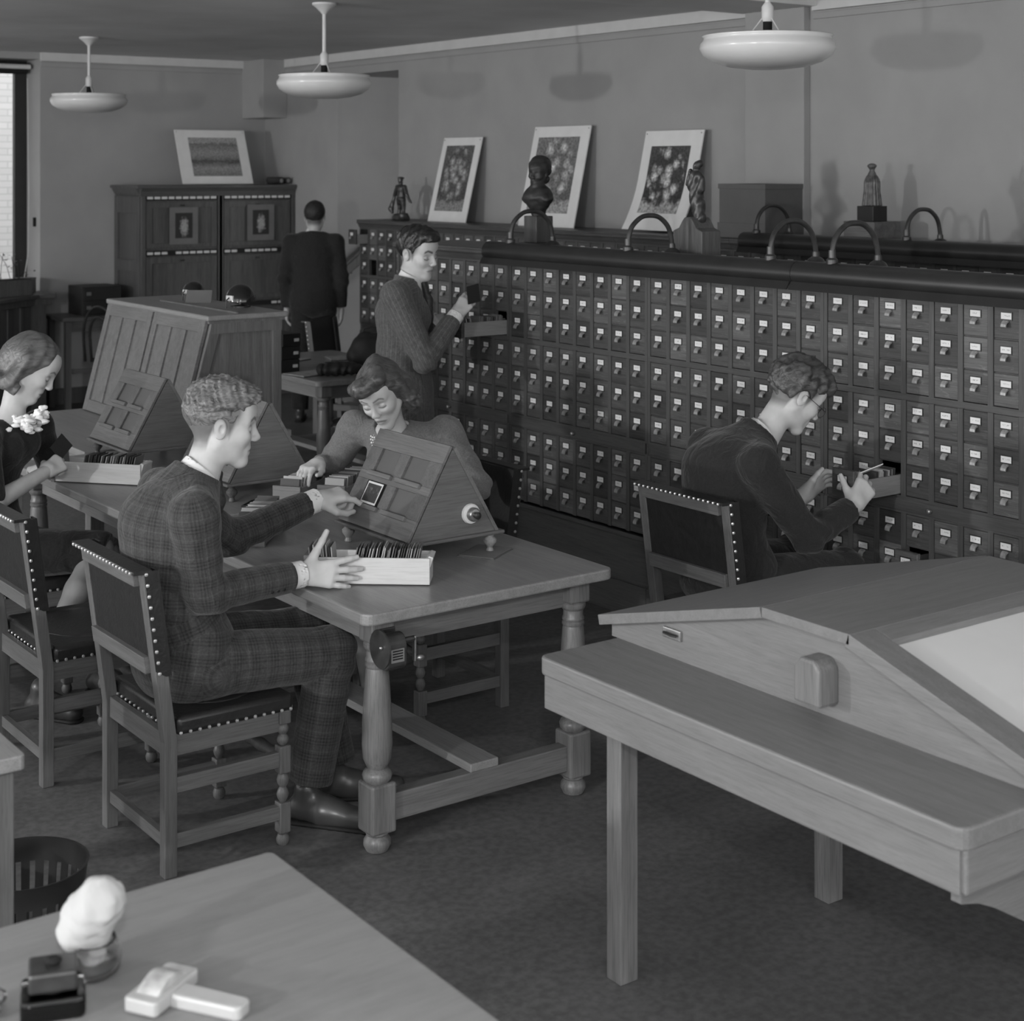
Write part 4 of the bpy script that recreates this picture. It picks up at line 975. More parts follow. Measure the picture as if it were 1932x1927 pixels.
def suit(par, J, lat, mat_j, mat_t, r=1.0, h=.0075, seed=1, vopen=None, shirt=True, tie=None, cuffs=True, jname='jacket', skirt=None, opening=.058, arms_r=1.0):
    """J: joints. builds jacket, trousers, shirt"""
    g_ = {k: np.array(v, float) for k, v in J.items()}; lat = unit(lat)
    S = SDF()
    S.rc(g_['pelvis'], g_['waist'], .138*r, .122*r, .04, lat, 1.32)
    S.rc(g_['waist'], g_['chest'], .122*r, .135*r, .05, lat, 1.38)
    S.rc(g_['chest'], g_['neck'], .132*r, .07*r, .05, lat, 1.3)
    for s_ in 'RL':
        sh, el, wr = g_['sh'+s_], g_['el'+s_], g_['wr'+s_]
        S.rc(g_['neck']*.75+g_['chest']*.25, sh, .062*r, .064*r, .05)
        S.rc(sh, el, .070*r*arms_r, .058*r*arms_r, .03)
        cuff = wr+(el-wr)*.10
        S.rc(el, cuff, .058*r*arms_r, .047*r*arms_r, .02)
    if skirt is not None:
        for a, b, r1, r2, sw in skirt: S.rc(a, b, r1, r2, .05, lat, sw)
    nk = g_['neck']; nd = unit(g_['head']-nk)
    fw = unit(np.cross(lat, [0, 0, 1])) if 'fwd' not in g_ else unit(g_['fwd'])
    wrs = [(g_['wr'+s_], unit(g_['el'+s_]-g_['wr'+s_]), np.linalg.norm(g_['el'+s_]-g_['wr'+s_])*.10) for s_ in 'RL']
    def neckcut(P, v):
        d = P-(nk-nd*.02); t = d @ nd; rad = np.linalg.norm(d-t[:, None]*nd, axis=1)
        v = np.maximum(v, np.minimum(opening*r+.35*np.clip(t, 0, .1)-rad, t+.03)*1.0)
        v = np.where(rad < .17, np.maximum(v, t-.035), v)
        if vopen:
            top = nk-nd*.0+fw*.03; q = P-top; dn = -(q @ nd)                    # distance below the neck
            la = np.abs(q @ lat); fr = q @ fw
            wedge = np.maximum(np.maximum(la-vopen[0]*(1-dn/vopen[1]), dn-vopen[1]), -(fr-.01))
            v = np.maximum(v, -wedge)
        for w_, d_, m_ in wrs:
            q = P-w_; t = q @ d_; rr = np.linalg.norm(q-t[:, None]*d_, axis=1)
            v = np.where((rr < .09) & (np.abs(t) < .12), np.maximum(v, m_-t), v)
        return v
    S.cut(neckcut)
    fp = [(g_['elR'], .11), (g_['elL'], .11), (g_['waist'], .12)]
    me = S.mesh(jname, h, folds(fp, .007, 75, seed)); fabric_coords(S, me)
    jk = obj(jname, me, mat_j, par)
    # collar: rolled band round the neck
    C = SDF(); n = 14; rr0 = (opening+.004)*r; lw = -np.cross(nd, lat)
    base = nk-nd*.005
    pts = []
    for k in range(n+1):
        a = -2.2+4.4*k/n                     # 0 at the back of the neck
        back = -(fw-nd*(fw @ nd)); back = unit(back); sd = unit(np.cross(nd, back))
        pts.append(base+rr0*1.06*(back*math.cos(a)*1.05+sd*math.sin(a)*1.0)+nd*(.022*math.cos(a*.72)-.012))
    for k in range(n): C.rc(pts[k], pts[k+1], .0115, .0115, .006)
    if vopen:
        for e, s_ in ((pts[0], 1), (pts[-1], -1)):
            tip = nk-nd*(vopen[1]*.98)+fw*.135*r; C.rc(e, e*.5+tip*.5+fw*.012, .013, .022, .01); C.rc(e*.5+tip*.5+fw*.012, tip, .022, .008, .01)
    mc = C.mesh('collar', .005); fabric_coords(C, mc); obj('collar', mc, mat_j, jk)
    if shirt:
        T = SDF(); b0, b1 = nk-nd*.03, nk+nd*.036
        T.rc(b0, b1, (opening+.001)*r, (opening-.004)*r, .01)
        T.rc(g_['chest']+fw*.012, nk-nd*.02, .112*r, .058*r, .03, lat, 1.2)
        def band(P, v):
            q = P-nk; t = q @ nd+(q @ fw)*.32; rad = np.linalg.norm(q-(q @ nd)[:, None]*nd, axis=1)
            v = np.maximum(v, t-.034); v = np.maximum(v, np.where(t > -.01, (opening-.0085)*r-rad, -1)); return v
        T.cut(band); ms = T.mesh('shirt', .0045); obj('shirt', ms, plain('white_shirt', .72, .7, .2, noise=.02), jk)
        if cuffs:
            for s_ in 'RL':
                el, wr = g_['el'+s_], g_['wr'+s_]; d = unit(wr-el); K = SDF().rc(wr-d*.06, wr+d*.012, .043, .042, .005)
                def trim(P, v, wr=wr, d=d):
                    t = (P-wr) @ d; v = np.maximum(v, t-.012); return np.maximum(v, np.minimum(.0375-np.linalg.norm((P-wr)-t[:, None]*d, axis=1), t+.02))
                K.cut(trim); obj('shirt_cuff', K.mesh('shirt_cuff', .004), plain('white_shirt', .72, .7, .2, noise=.02), jk)
        if tie is not None:
            D = SDF(); k0 = nk-nd*.004+fw*(opening+.014)*r; D.el(k0, (.016, .016, .016), .01)
            e1 = nk-nd*.10+fw*.118*r; e2 = nk-nd*.24+fw*.142*r
            D.rc(k0, e1, .010, .022, .008); D.rc(e1, e2, .022, .026, .01); obj('tie', D.mesh('tie', .004), tie, jk)
    if mat_t is not None:
        Q = SDF()
        for s_ in 'RL':
            hp, kn, an = g_['hip'+s_], g_['kn'+s_], g_['an'+s_]
            Q.rc(g_['pelvis'], hp, .115*r, .105*r, .04); Q.rc(hp, kn, .100*r, .078*r, .03); Q.rc(kn, an, .078*r, .069*r, .02)
        def hems(P, v):
            for s_ in 'RL':
                kn, an = g_['kn'+s_], g_['an'+s_]; d = unit(an-kn); t = (P-an) @ d; rr = np.linalg.norm((P-an)-t[:, None]*d, axis=1)
                v = np.where(rr < .12, np.maximum(v, t-.0), v)
            return v
        Q.cut(hems)
        mt = Q.mesh('trousers', h, folds([(g_['knR'], .12), (g_['knL'], .12), (g_['hipR'], .12), (g_['hipL'], .12)], .007, 60, seed+5)); fabric_coords(Q, mt)
        obj('trousers', mt, mat_t, par)
    return jk
def shoe(par, an, d, L=.27, mat=None, name='shoe'):
    an = np.array(an, float); d = unit(np.array([d[0], d[1], 0.])); z = np.array([0, 0, 1.])
    b = np.array([an[0], an[1], 0]); S = SDF()
    S.rc(b-d*.045+z*.045, b+d*.05+z*.045, .036, .038, .02); S.rc(b+d*.05+z*.04, b+d*(L-.09)+z*.034, .040, .034, .03)
    S.rc(b-d*.02+z*.06, b-d*.012+z*.11, .038, .040, .02); S.rc(b+d*.02+z*.075, b+d*.10+z*.05, .03, .03, .02)
    S.cut(lambda P, v: np.maximum(v, .008-P[:, 2]))
    m = obj(name, S.mesh(name, .006), mat or plain('shoe_leather', .05, .3, .5, noise=.2), par)
    F = SDF(); F.rc(b-d*.045+z*.012, b+d*(L-.09)+z*.012, .036, .036, .01, np.cross(d, z), 1.1); F.cut(lambda P, v: np.maximum(np.maximum(v, P[:, 2]-.014), -P[:, 2]+.001))
    obj('sole', F.mesh('sole', .006), plain('sole_rubber', .02, .6, .2), m); return m
def body_core(g_, r=.8):
    S = SDF(); g_ = {k: np.array(v, float) for k, v in g_.items()}
    S.rc(g_['pelvis'], g_['waist'], .11*r, .10*r, .04); S.rc(g_['waist'], g_['chest'], .10*r, .11*r, .04); S.rc(g_['chest'], g_['neck'], .10*r, .055*r, .04)
    for s_ in 'RL':
        S.rc(g_['neck']*.6+g_['chest']*.4, g_['sh'+s_], .05*r, .05*r, .03); S.rc(g_['sh'+s_], g_['el'+s_], .05*r, .042*r, .02); S.rc(g_['el'+s_], g_['wr'+s_], .042*r, .03*r, .02)
        S.rc(g_['pelvis'], g_['hip'+s_], .09*r, .09*r, .03); S.rc(g_['hip'+s_], g_['kn'+s_], .085*r, .06*r, .03); S.rc(g_['kn'+s_], g_['an'+s_], .06*r, .04*r, .02)
    S.mesh('core', .016); return S.last
HL_MAN = ([-.13, -.075, -.04, -.03, -.005, .010, .020, .034, .052, .074, .11], [-.052, -.052, -.042, .006, .030, .022, -.006, .034, .052, .070, .078])
def hair(par, H, prims, line=None, h=.0042, disp=None, mat=None, sc=1.08, extra=None):
    S = SDF(); L = Loc(S, H.p, H.R, H.k)
    for q in prims:
        if q[0] == 'e': L.el(q[1], q[2], q[3] if len(q) > 3 else .012)
        else: L.rc(q[1], q[2], q[3], q[4], q[5] if len(q) > 5 else .012)
    if line:
        def cutf(P, v):
            l = H.inv(P); zl = np.interp(l[:, 0], *line); return np.maximum(v, (zl-l[:, 2])*.85*H.k)
        S.cut(cutf)
    if extra: S.cut(lambda P, v: extra(H.inv(P), v, H.k))
    return obj('hair', S.mesh('hair', h, (lambda P: disp(H.inv(P))*H.k) if disp else None), mat, par)
def person(label, J, headp, R, sc, hands, skin, fem=False, brow=.35, neck_r=.054, arms=None):
    par = thing('person', label, 'person', (J['pelvis'][0], J['pelvis'][1], 0))
    S = SDF(); H = head_sdf(S, headp, R, sc, fem, neck_to=np.array(J['neck'])-np.array([0, 0, .05]), neck_r=neck_r)
    if fem: S.rc(np.array(J['neck'])-[0, 0, .05], np.array(J['chest'])+[0, 0, .03], .062, .09, .05, unit(np.array(J['shL'])-np.array(J['shR'])), 1.5)
    S.mesh('head', .0027); parts = [S.last]; tones = [face_tone(H.inv(S.last[0]), fem, brow, None if fem else (HL_MAN, .68, .036))]
    for hd in hands:
        S2 = SDF(); hand_sdf(S2, **hd); S2.mesh('hand', .0026); parts.append(S2.last); tones.append(1.0)
    if arms:
        S3 = arms(); S3.mesh('limbs', .007); parts.append(S3.last); tones.append(1.0)
    parts.append(body_core(J)); tones.append(1.0)
    me = join_mesh('body', parts, tones); b = obj('body', me, skin_mat('skin', skin), par)
    return par, H
def place(par):
    """children were built in world space: keep them there"""
    for c in par.children:
        c.matrix_parent_inverse = Matrix.Translation(par.location).inverted()
M_plaid = cloth_mat('plaid_wool', 'plaid', .047); M_pin = cloth_mat('pinstripe_wool', 'stripe', .085); M_dsuit = cloth_mat('dark_wool', 'plain', .022); M_dsuit2 = cloth_mat('charcoal_wool', 'plain', .026)
M_dress = cloth_mat('black_crepe', 'plain', .02); M_jump = cloth_mat('grey_wool', 'plain', .15); M_tie = plain('dark_tie', .035, .5, .3, noise=.5, scale=90)
HM = 1.09
# ---- man in the plaid suit
J = dict(pelvis=(2.105, 4.63, .58), waist=(2.035, 4.63, .77), chest=(2.05, 4.625, .985), neck=(2.135, 4.62, 1.135), head=(2.21, 4.615, 1.27),
         shR=(2.035, 4.415, 1.055), elR=(2.075, 4.425, .812), wrR=(2.418, 4.468, .812), shL=(2.11, 4.835, 1.055), elL=(2.39, 4.91, .845), wrL=(2.735, 4.935, .928),
         hipR=(2.12, 4.53, .565), knR=(2.545, 4.49, .535), anR=(2.475, 4.50, .135), hipL=(2.12, 4.73, .565), knL=(2.58, 4.72, .545), anL=(2.64, 4.63, .12), fwd=(1, -.1, 0))
pR = head_frame(-22, 8, 0)
P1, H1 = person('seated young man in a plaid wool suit, placing a slide on the viewer', J, (2.222, 4.615, 1.288), pR, HM, [
    dict(wrist=(2.432, 4.468, .812), fdir=(.85, -.50, -.02), nrm=(-.50, -.83, .2), side=1, curls=[(2, 12, 10), (8, 14, 10), (10, 14, 10), (10, 16, 10)], spread=(.22, .03, -.05, -.13), thumb=[(.016, .024, -.008), (.036, .062, -.014), (.052, .092, -.020), (.064, .118, -.026)], arm_to=np.array(J['elR']), arm_r=.036, sc=1.1),
    dict(wrist=(2.742, 4.933, .93), fdir=(.92, -.30, .16), nrm=(-.25, -.22, .9), side=-1, curls=[(22, 22, 12), (52, 62, 35), (60, 70, 40), (60, 72, 40)], spread=(.05, .0, -.04, -.1), thumb=[(.018, .024, -.010), (.050, .044, -.034), (.082, .040, -.050), (.106, .030, -.054)], arm_to=np.array(J['elL']), arm_r=.036, sc=1.1)], .5)
suit(P1, J, (-.05, 1, 0), M_plaid, M_plaid, r=1.03, seed=3, tie=M_tie, skirt=[((2.09, 4.63, .62), (2.08, 4.63, .56), .140, .13, 1.42)])
hair(P1, H1, [('e', (-.018, 0, .042), (.1015, .0795, .089)), ('e', (-.02, 0, .085), (.075, .06, .045), .03), ('e', (.026, 0, .082), (.068, .060, .046), .03), ('e', (.066, 0, .088), (.026, .046, .024), .02)], HL_MAN, .0036,
     lambda l: np.clip((l[:, 2]-.0)/.06, 0, 1)*(.0075*vnoise(l, 150, 4)-.004*np.abs(vnoise(l, 210, 9)))+.0035*np.clip((.02-l[:, 2])/.05, 0, 1), hair_mat('brown_curls', .13, .55, 60))
shoe(P1, J['anR'], (.6, -.8), .29); shoe(P1, J['anL'], (.85, -.5), .29, plain('brown_shoe', .07, .35, .5, noise=.2))
for k in range(3): obj('cuff_button', MB().sphere((2.335-.022*k, 4.412-.003*k, .790), (.006, .004, .006), 8, 5), M_dark, P1, smooth=True)
place(P1)
# ---- woman with the corsage
def stockings(par, J):
    for s_ in 'RL':
        S = SDF(); kn, an = np.array(J['kn'+s_]), np.array(J['an'+s_]); m = kn*.62+an*.38
        S.rc(kn, m, .054, .053, .02); S.rc(m, an, .053, .034, .02); S.rc(kn, kn+(np.array(J['hip'+s_])-kn)*.4, .056, .062, .02)
        obj('stocking', S.mesh('stocking', .007), plain('silk_stocking', .22, .5, .3, noise=.05), par)
J = dict(pelvis=(2.09, 6.42, .56), waist=(2.05, 6.42, .77), chest=(2.095, 6.405, .965), neck=(2.14, 6.40, 1.09), head=(2.215, 6.40, 1.25),
         shR=(1.99, 6.265, 1.035), elR=(1.99, 6.155, .80), wrR=(2.255, 6.30, .872), shL=(2.285, 6.485, 1.03), elL=(2.37, 6.545, .84), wrL=(2.36, 6.70, .80),
         hipR=(2.10, 6.34, .55), knR=(2.40, 6.10, .575), anR=(2.13, 5.97, .22), hipL=(2.16, 6.45, .54), knL=(2.46, 6.19, .53), anL=(2.42, 6.10, .12))
def arms2():
    S = SDF(); S.rc(J['wrR'], J['elR'], .027, .040, .02); S.rc(J['elR'], J['shR'], .042, .05, .02); S.rc(J['wrL'], J['elL'], .027, .040, .02)
    return S
P2, H2 = person('seated woman in a black dress with a white corsage, at the left', J, (2.232, 6.40, 1.285), head_frame(-30, 33, -6), 1.06, [
    dict(wrist=J['wrR'], fdir=(.80, .34, .30), nrm=(-.35, -.8, .45), side=1, curls=[(35, 60, 30), (45, 65, 35), (50, 70, 35), (55, 70, 35)], thumb=[(.018, .024, -.010), (.045, .045, -.030), (.072, .042, -.046), (.094, .030, -.052)], sc=1.0),
    dict(wrist=J['wrL'], fdir=(.3, .9, .0), nrm=(0, .2, 1), side=-1, curls=[(15, 25, 15)]*4, sc=.98)], .5, fem=True, neck_r=.047, arms=arms2)
S = SDF(); lat = unit((-.35, .9, 0)); lat2 = unit((.8, .6, 0))
S.rc(J['pelvis'], J['waist'], .14, .098, .04, lat2, 1.25); S.rc(J['waist'], J['chest'], .098, .108, .04, lat2, 1.3); S.rc(J['chest'], np.array(J['neck'])-[.01, 0, .05], .104, .07, .04, lat2, 1.4)
S.el((2.10, 6.31, .985), (.06, .06, .06), .05); S.el((2.20, 6.38, .985), (.06, .06, .06), .05)
for s_ in 'RL':
    S.rc(J['chest'], J['sh'+s_], .06, .06, .04); e_ = np.array(J['sh'+s_])*.12+np.array(J['el'+s_])*.88; S.rc(J['sh'+s_], e_, .062, .056, .03)
    S.rc(J['hip'+s_], np.array(J['kn'+s_])+[0, 0, .0], .105, .078, .05)
nk2 = np.array(J['neck']); f2 = unit((.6, -.8, 0))
def neckline(P, v):
    q = P-nk2; fr = q @ f2; la = np.abs(q @ lat2)
    w_ = np.maximum(la-.050-.25*(q[:, 2]+.05), -(q[:, 2]+.030-.55*np.clip(.1-fr, -.1, .2)*.2)); return np.maximum(v, -np.maximum(w_, -.2))
S.cut(neckline); S.cut(lambda P, v: np.maximum(v, q_(P)))
def q_(P):
    k = np.array(J['knR']); d = unit((.75, -.62, -.2)); return (P-k) @ d-.035
me = S.mesh('dress', .0075, folds([(J['waist'], .12), (J['hipR'], .15)], .006, 60, 8)); fabric_coords(S, me); obj('dress', me, M_dress, P2)
face_x = ([-.14, -.09, -.05, .0, .03, .055, .08, .12], [.012, .014, .018, .026, .045, .066, .12, .3])
def bob(l, v, k): xf = np.interp(l[:, 2], *face_x); return np.maximum(v, (l[:, 0]-xf)*.9*k)
hair(P2, H2, [('e', (-.020, 0, .040), (.106, .087, .093)), ('r', (-.02, .070, .02), (-.035, .077, -.075), .032, .028, .03), ('r', (-.02, -.070, .02), (-.035, -.077, -.075), .032, .028, .03),
              ('r', (-.07, 0, .0), (-.085, 0, -.075), .062, .05, .03), ('r', (.012, -.082, -.092), (-.09, -.060, -.100), .020, .024, .02), ('r', (.012, .082, -.092), (-.09, .060, -.100), .020, .024, .02), ('r', (-.09, -.06, -.10), (-.09, .06, -.10), .026, .026, .02)], None, .0042,
     lambda l: .0022*np.sin(l[:, 1]*120+l[:, 0]*90+2*vnoise(l, 30, 2)), hair_mat('dark_blonde_bob', .10, .4, 40), extra=bob)
stockings(P2, J)
CB = SDF(); rs = np.random.RandomState(3)
for k in range(46): q = rs.normal(size=3)*np.array([.030, .030, .020]); CB.el(np.array((2.185, 6.302, 1.075))+q, np.array((.016, .016, .010))*rs.uniform(.8, 1.2), .004)
for k in range(20): q = rs.normal(size=3)*np.array([.016, .016, .016]); CB.el(np.array((2.24, 6.30, 1.105))+q, np.array((.011, .011, .010)), .004)
obj('corsage', CB.mesh('corsage', .0035, lambda P: .003*vnoise(P, 300, 5)), plain('white_petals', .85, .7, .2, noise=.05), P2)
for s_ in 'RL': shoe(P2, J['an'+s_], (.5, -.8), .23)
place(P2)
# ---- woman in the grey jumper
J = dict(pelvis=(3.50, 5.33, .56), waist=(3.47, 5.35, .76), chest=(3.40, 5.405, .955), neck=(3.335, 5.385, 1.07), head=(3.27, 5.34, 1.2),
         shR=(3.275, 5.575, 1.04), elR=(3.235, 5.715, .875), wrR=(3.135, 5.625, .915), shL=(3.505, 5.265, 1.04), elL=(3.54, 5.10, .86), wrL=(3.36, 5.03, .85),
         hipR=(3.46, 5.42, .55), knR=(3.08, 5.40, .55), anR=(3.1, 5.38, .12), hipL=(3.46, 5.24, .55), knL=(3.08, 5.22, .55), anL=(3.12, 5.2, .12))
def arms3():
    S = SDF(); S.rc(J['elR'], J['wrR'], .035, .026, .02); return S
P3, H3 = person('seated woman in a grey jumper with pearls, behind the near viewer', J, (3.238, 5.315, 1.222), head_frame(216, 30, 13), 1.05, [
    dict(wrist=J['wrR'], fdir=(-.75, -.35, -.12), nrm=(-.25, -.1, .95), side=1, curls=[(25, 30, 15), (28, 32, 15), (30, 32, 15), (32, 34, 15)], sc=.98),
    dict(wrist=J['wrL'], fdir=(-.9, -.1, -.05), nrm=(0, -.2, 1), side=-1, curls=[(15, 25, 15)]*4, sc=.98)], .5, fem=True, neck_r=.047, arms=arms3)
S = SDF(); lat3 = unit((.6, -.8, 0))
S.rc(J['pelvis'], J['waist'], .13, .10, .04, lat3, 1.25); S.rc(J['waist'], J['chest'], .10, .112, .04, lat3, 1.3); S.rc(J['chest'], np.array(J['neck'])-[0, 0, .03], .108, .07, .04, lat3, 1.3)
S.el((3.30, 5.40, .95), (.065, .065, .06), .04); S.el((3.38, 5.29, .95), (.065, .065, .06), .04)
for s_ in 'RL':
    S.rc(np.array(J['neck'])-[0, 0, .035], J['sh'+s_], .045, .058, .04); sh = np.array(J['sh'+s_]); S.el(sh+[0, 0, .012], (.066, .066, .062), .03); S.rc(sh, J['el'+s_], .066, .058, .03)
    S.rc(J['el'+s_], np.array(J['wr'+s_])*.85+np.array(J['el'+s_])*.15, .056, .036, .02)
nk3 = np.array(J['neck']); nd3 = unit(np.array(J['head'])-nk3); f3 = unit((-.8, -.6, 0))
def nl3(P, v):
    d = P-(nk3-nd3*.03); t = d @ nd3; rad = np.linalg.norm(d-t[:, None]*nd3, axis=1); v = np.maximum(v, np.minimum(.056+.3*np.clip(t, 0, .1)-rad, t+.04))
    q = P-nk3; return np.maximum(v, -np.maximum(np.abs(q @ lat3)-.055*(1+q[:, 2]/.10), np.maximum(-(q[:, 2]+.10), -(q @ f3)+.01)))
S.cut(nl3)
me = S.mesh('jumper', .0075, folds([(J['elR'], .12), (J['shR'], .08), (J['shL'], .08), (J['elL'], .1)], .006, 80, 11)); fabric_coords(S, me); obj('jumper', me, M_jump, P3)
S = SDF()
for s_ in 'RL': S.rc(J['pelvis'], J['hip'+s_], .13, .115, .04); S.rc(J['hip'+s_], J['kn'+s_], .11, .085, .06)
S.rc((3.12, 5.31, .53), (3.3, 5.32, .53), .09, .1, .06)
me = S.mesh('skirt', .009); fabric_coords(S, me); obj('skirt', me, M_dsuit2, P3)
stockings(P3, J)
def pearls(off, n=34):
    mb = MB()
    for k in range(n):
        a = -2.6+5.2*k/(n-1); back = -f3
        fr = (1-math.cos(a+PI))/2 if False else (1-math.cos(a))/2
        p = nk3+nd3*.02+(back*math.cos(a)+lat3*math.sin(a))*(.056+.006*off+.022*fr)+np.array([0, 0, -(.075+.014*off)*fr**2]); mb.sphere(tuple(p), .0042, 6, 4)
    return mb
for k in range(3): obj('pearl_string', pearls(k), plain('pearl', .8, .25, .5), P3, smooth=True)['kind'] = 'stuff'
face_x3 = ([-.14, -.09, -.03, .02, .045, .07, .1], [.0, .005, .012, .03, .052, .10, .3])
hp = [('e', (-.018, 0, .036), (.105, .084, .091)), ('r', (-.012, .074, .02), (-.022, .080, -.05), .024, .026, .02), ('r', (-.012, -.074, .02), (-.022, -.080, -.05), .024, .026, .02), ('r', (.055, .045, .094), (.088, -.010, .088), .030, .034, .02), ('r', (.088, -.010, .088), (.060, -.060, .070), .034, .026, .02), ('r', (.02, .03, .115), (-.04, .01, .125), .03, .02, .03)]
for k in range(16):
    for s_ in (-1, 1):
        a = k*.9; hp.append(('e', (-.03-.022*math.cos(a), s_*(.085+.012*math.sin(a*1.7)), -.06-.028*math.sin(a)-.012*(k % 3)), (.020, .018, .020), .006))
hp += [('r', (-.08, -.05, -.02), (-.085, -.05, -.08), .04, .035, .03), ('r', (-.08, .05, -.02), (-.085, .05, -.08), .04, .035, .03)]
def rollcut(l, v, k):
    xf = np.interp(l[:, 2], *face_x3); m = (l[:, 0]-xf)*.9*k; m = np.where((l[:, 2] > .062), -1, m); return np.maximum(v, m)
hair(P3, H3, hp, None, .0042, lambda l: .002*np.sin(l[:, 1]*90+l[:, 2]*60+2*vnoise(l, 40, 6))+np.clip((-.03-l[:, 2])/.03, 0, 1)*.004*vnoise(l, 160, 3), hair_mat('brown_rolls', .07, .5, 45, .35), extra=rollcut)
place(P3)
# ---- man in the pinstripe jacket
J = dict(pelvis=(4.255, 6.79, .98), waist=(4.255, 6.785, 1.16), chest=(4.265, 6.78, 1.375), neck=(4.285, 6.765, 1.535), head=(4.31, 6.755, 1.66),
         shR=(4.125, 6.645, 1.475), elR=(4.235, 6.545, 1.16), wrR=(4.455, 6.605, 1.355), shL=(4.41, 6.915, 1.475), elL=(4.44, 6.97, 1.17), wrL=(4.525, 6.86, 1.315),
         hipR=(4.19, 6.73, .95), knR=(4.19, 6.72, .52), anR=(4.18, 6.72, .10), hipL=(4.32, 6.85, .95), knL=(4.33, 6.86, .52), anL=(4.33, 6.87, .10), fwd=(.72, -.69, 0))
P4, H4 = person('standing man in a pinstriped jacket holding up a dark slide', J, (4.322, 6.745, 1.672), head_frame(-70, 12, 3), 1.07, [
    dict(wrist=(4.46, 6.605, 1.36), fdir=(.66, -.02, .72), nrm=(-.5, -.72, .4), side=1, curls=[(22, 28, 14), (24, 30, 14), (26, 30, 14), (30, 32, 14)], spread=(.04, .01, -.02, -.05), thumb=[(.018, .022, -.012), (.05, .034, -.036), (.080, .026, -.046), (.104, .016, -.046)], arm_to=np.array(J['elR']), sc=1.06),
    dict(wrist=(4.53, 6.855, 1.315), fdir=(.45, -.6, -.25), nrm=(.2, .3, .9), side=-1, curls=[(25, 30, 15)]*4, arm_to=np.array(J['elL']), sc=1.05)], .42, brow=.22)
suit(P4, J, (.69, .72, 0), M_pin, cloth_mat('grey_flannel', 'plain', .06), r=1.0, seed=5, vopen=(.075, .27), tie=M_tie, skirt=[((4.255, 6.79, 1.0), (4.26, 6.79, .86), .15, .160, 1.3)], arms_r=1.05)
hair(P4, H4, [('e', (-.018, 0, .042), (.104, .082, .090)), ('e', (.03, .0, .085), (.07, .06, .045), .03), ('e', (.07, 0, .092), (.024, .05, .022), .02)], HL_MAN, .0042,
     lambda l: np.clip((l[:, 2]-.0)/.05, 0, 1)*.0055*vnoise(l, 130, 7), hair_mat('black_waves', .022, .5, 60, .35))
for k in range(3): obj('cuff_button', MB().sphere((4.345-.012*k, 6.552, 1.235-.012*k), (.008, .006, .008), 8, 5), M_dark, P4, smooth=True)
for s_ in 'RL': shoe(P4, J['an'+s_], (.72, -.69), .28)
place(P4)
# ---- man in glasses at the drawers
J = dict(pelvis=(4.165, 4.33, .58), waist=(4.10, 4.32, .77), chest=(4.125, 4.30, .965), neck=(4.245, 4.275, 1.10), head=(4.36, 4.25, 1.20),
         shR=(4.085, 4.10, 1.03), elR=(4.27, 4.045, .755), wrR=(4.525, 4.05, .835), shL=(4.19, 4.49, 1.03), elL=(4.33, 4.50, .78), wrL=(4.495, 4.285, .835),
         hipR=(4.14, 4.23, .565), knR=(4.62, 4.19, .555), anR=(4.57, 4.2, .12), hipL=(4.14, 4.43, .565), knL=(4.62, 4.46, .555), anL=(4.55, 4.46, .12), fwd=(1, -.1, 0))
P5, H5 = person('seated man in a dark suit and glasses, searching a pulled-out drawer', J, (4.418, 4.24, 1.238), head_frame(-22, 34, 0), 1.07, [
    dict(wrist=(4.532, 4.052, .842), fdir=(.72, .06, .62), nrm=(-.38, -.86, .30), side=1, curls=[(28, 42, 22), (32, 45, 24), (36, 48, 24), (40, 50, 24)], spread=(.12, .03, -.04, -.1), thumb=[(.014, .022, -.008), (.034, .048, -.016), (.054, .068, -.024), (.068, .084, -.030)], arm_to=np.array(J['elR']), sc=1.1),
    dict(wrist=(4.50, 4.278, .84), fdir=(.7, -.28, .6), nrm=(.3, .75, .5), side=-1, curls=[(25, 35, 18)]*4, arm_to=np.array(J['elL']), sc=1.08)], .48, brow=.3)
suit(P5, J, (-.06, 1, 0), M_dsuit, M_dsuit, r=1.02, seed=9, tie=M_tie, skirt=[((4.14, 4.33, .62), (4.13, 4.33, .56), .140, .13, 1.42)], cuffs=False)
hair(P5, H5, [('e', (-.022, 0, .046), (.108, .087, .095)), ('e', (.03, .0, .092), (.072, .064, .046), .03), ('e', (.080, -.005, .080), (.026, .05, .028), .02)], ([-.13, -.075, -.04, -.03, -.005, .012, .022, .034, .052, .074, .11], [-.040, -.040, -.03, .008, .026, .018, -.004, .03, .046, .058, .05]), .0042,
     lambda l: .005*vnoise(l, 110, 3)+.0050*np.sin(l[:, 0]*70+l[:, 1]*150+3*vnoise(l, 35, 4)), hair_mat('brown_tousled', .05, .55, 45, .4))
gl = MB(); 
def W5(q): return tuple(H5.w(q))
for s_ in (-1, 1):
    obj('spectacle_rim', MB().tube([W5((.102, s_*.033+.023*math.cos(a), -.004+.020*math.sin(a))) for a in [2*PI*k/16 for k in range(17)]], .0013, 5), M_iron, P5)
    obj('spectacle_arm', MB().tube([W5((.102, s_*.056, .002)), W5((.05, s_*.074, .006)), W5((-.005, s_*.083, .010))], .0013, 5), M_iron, P5)
obj('spectacle_bridge', MB().tube([W5((.102, -.010, .002)), W5((.110, 0, .006)), W5((.102, .010, .002))], .0013, 5), M_iron, P5)
for s_ in 'RL': shoe(P5, J['an'+s_], (1, -.05), .22)
place(P5)
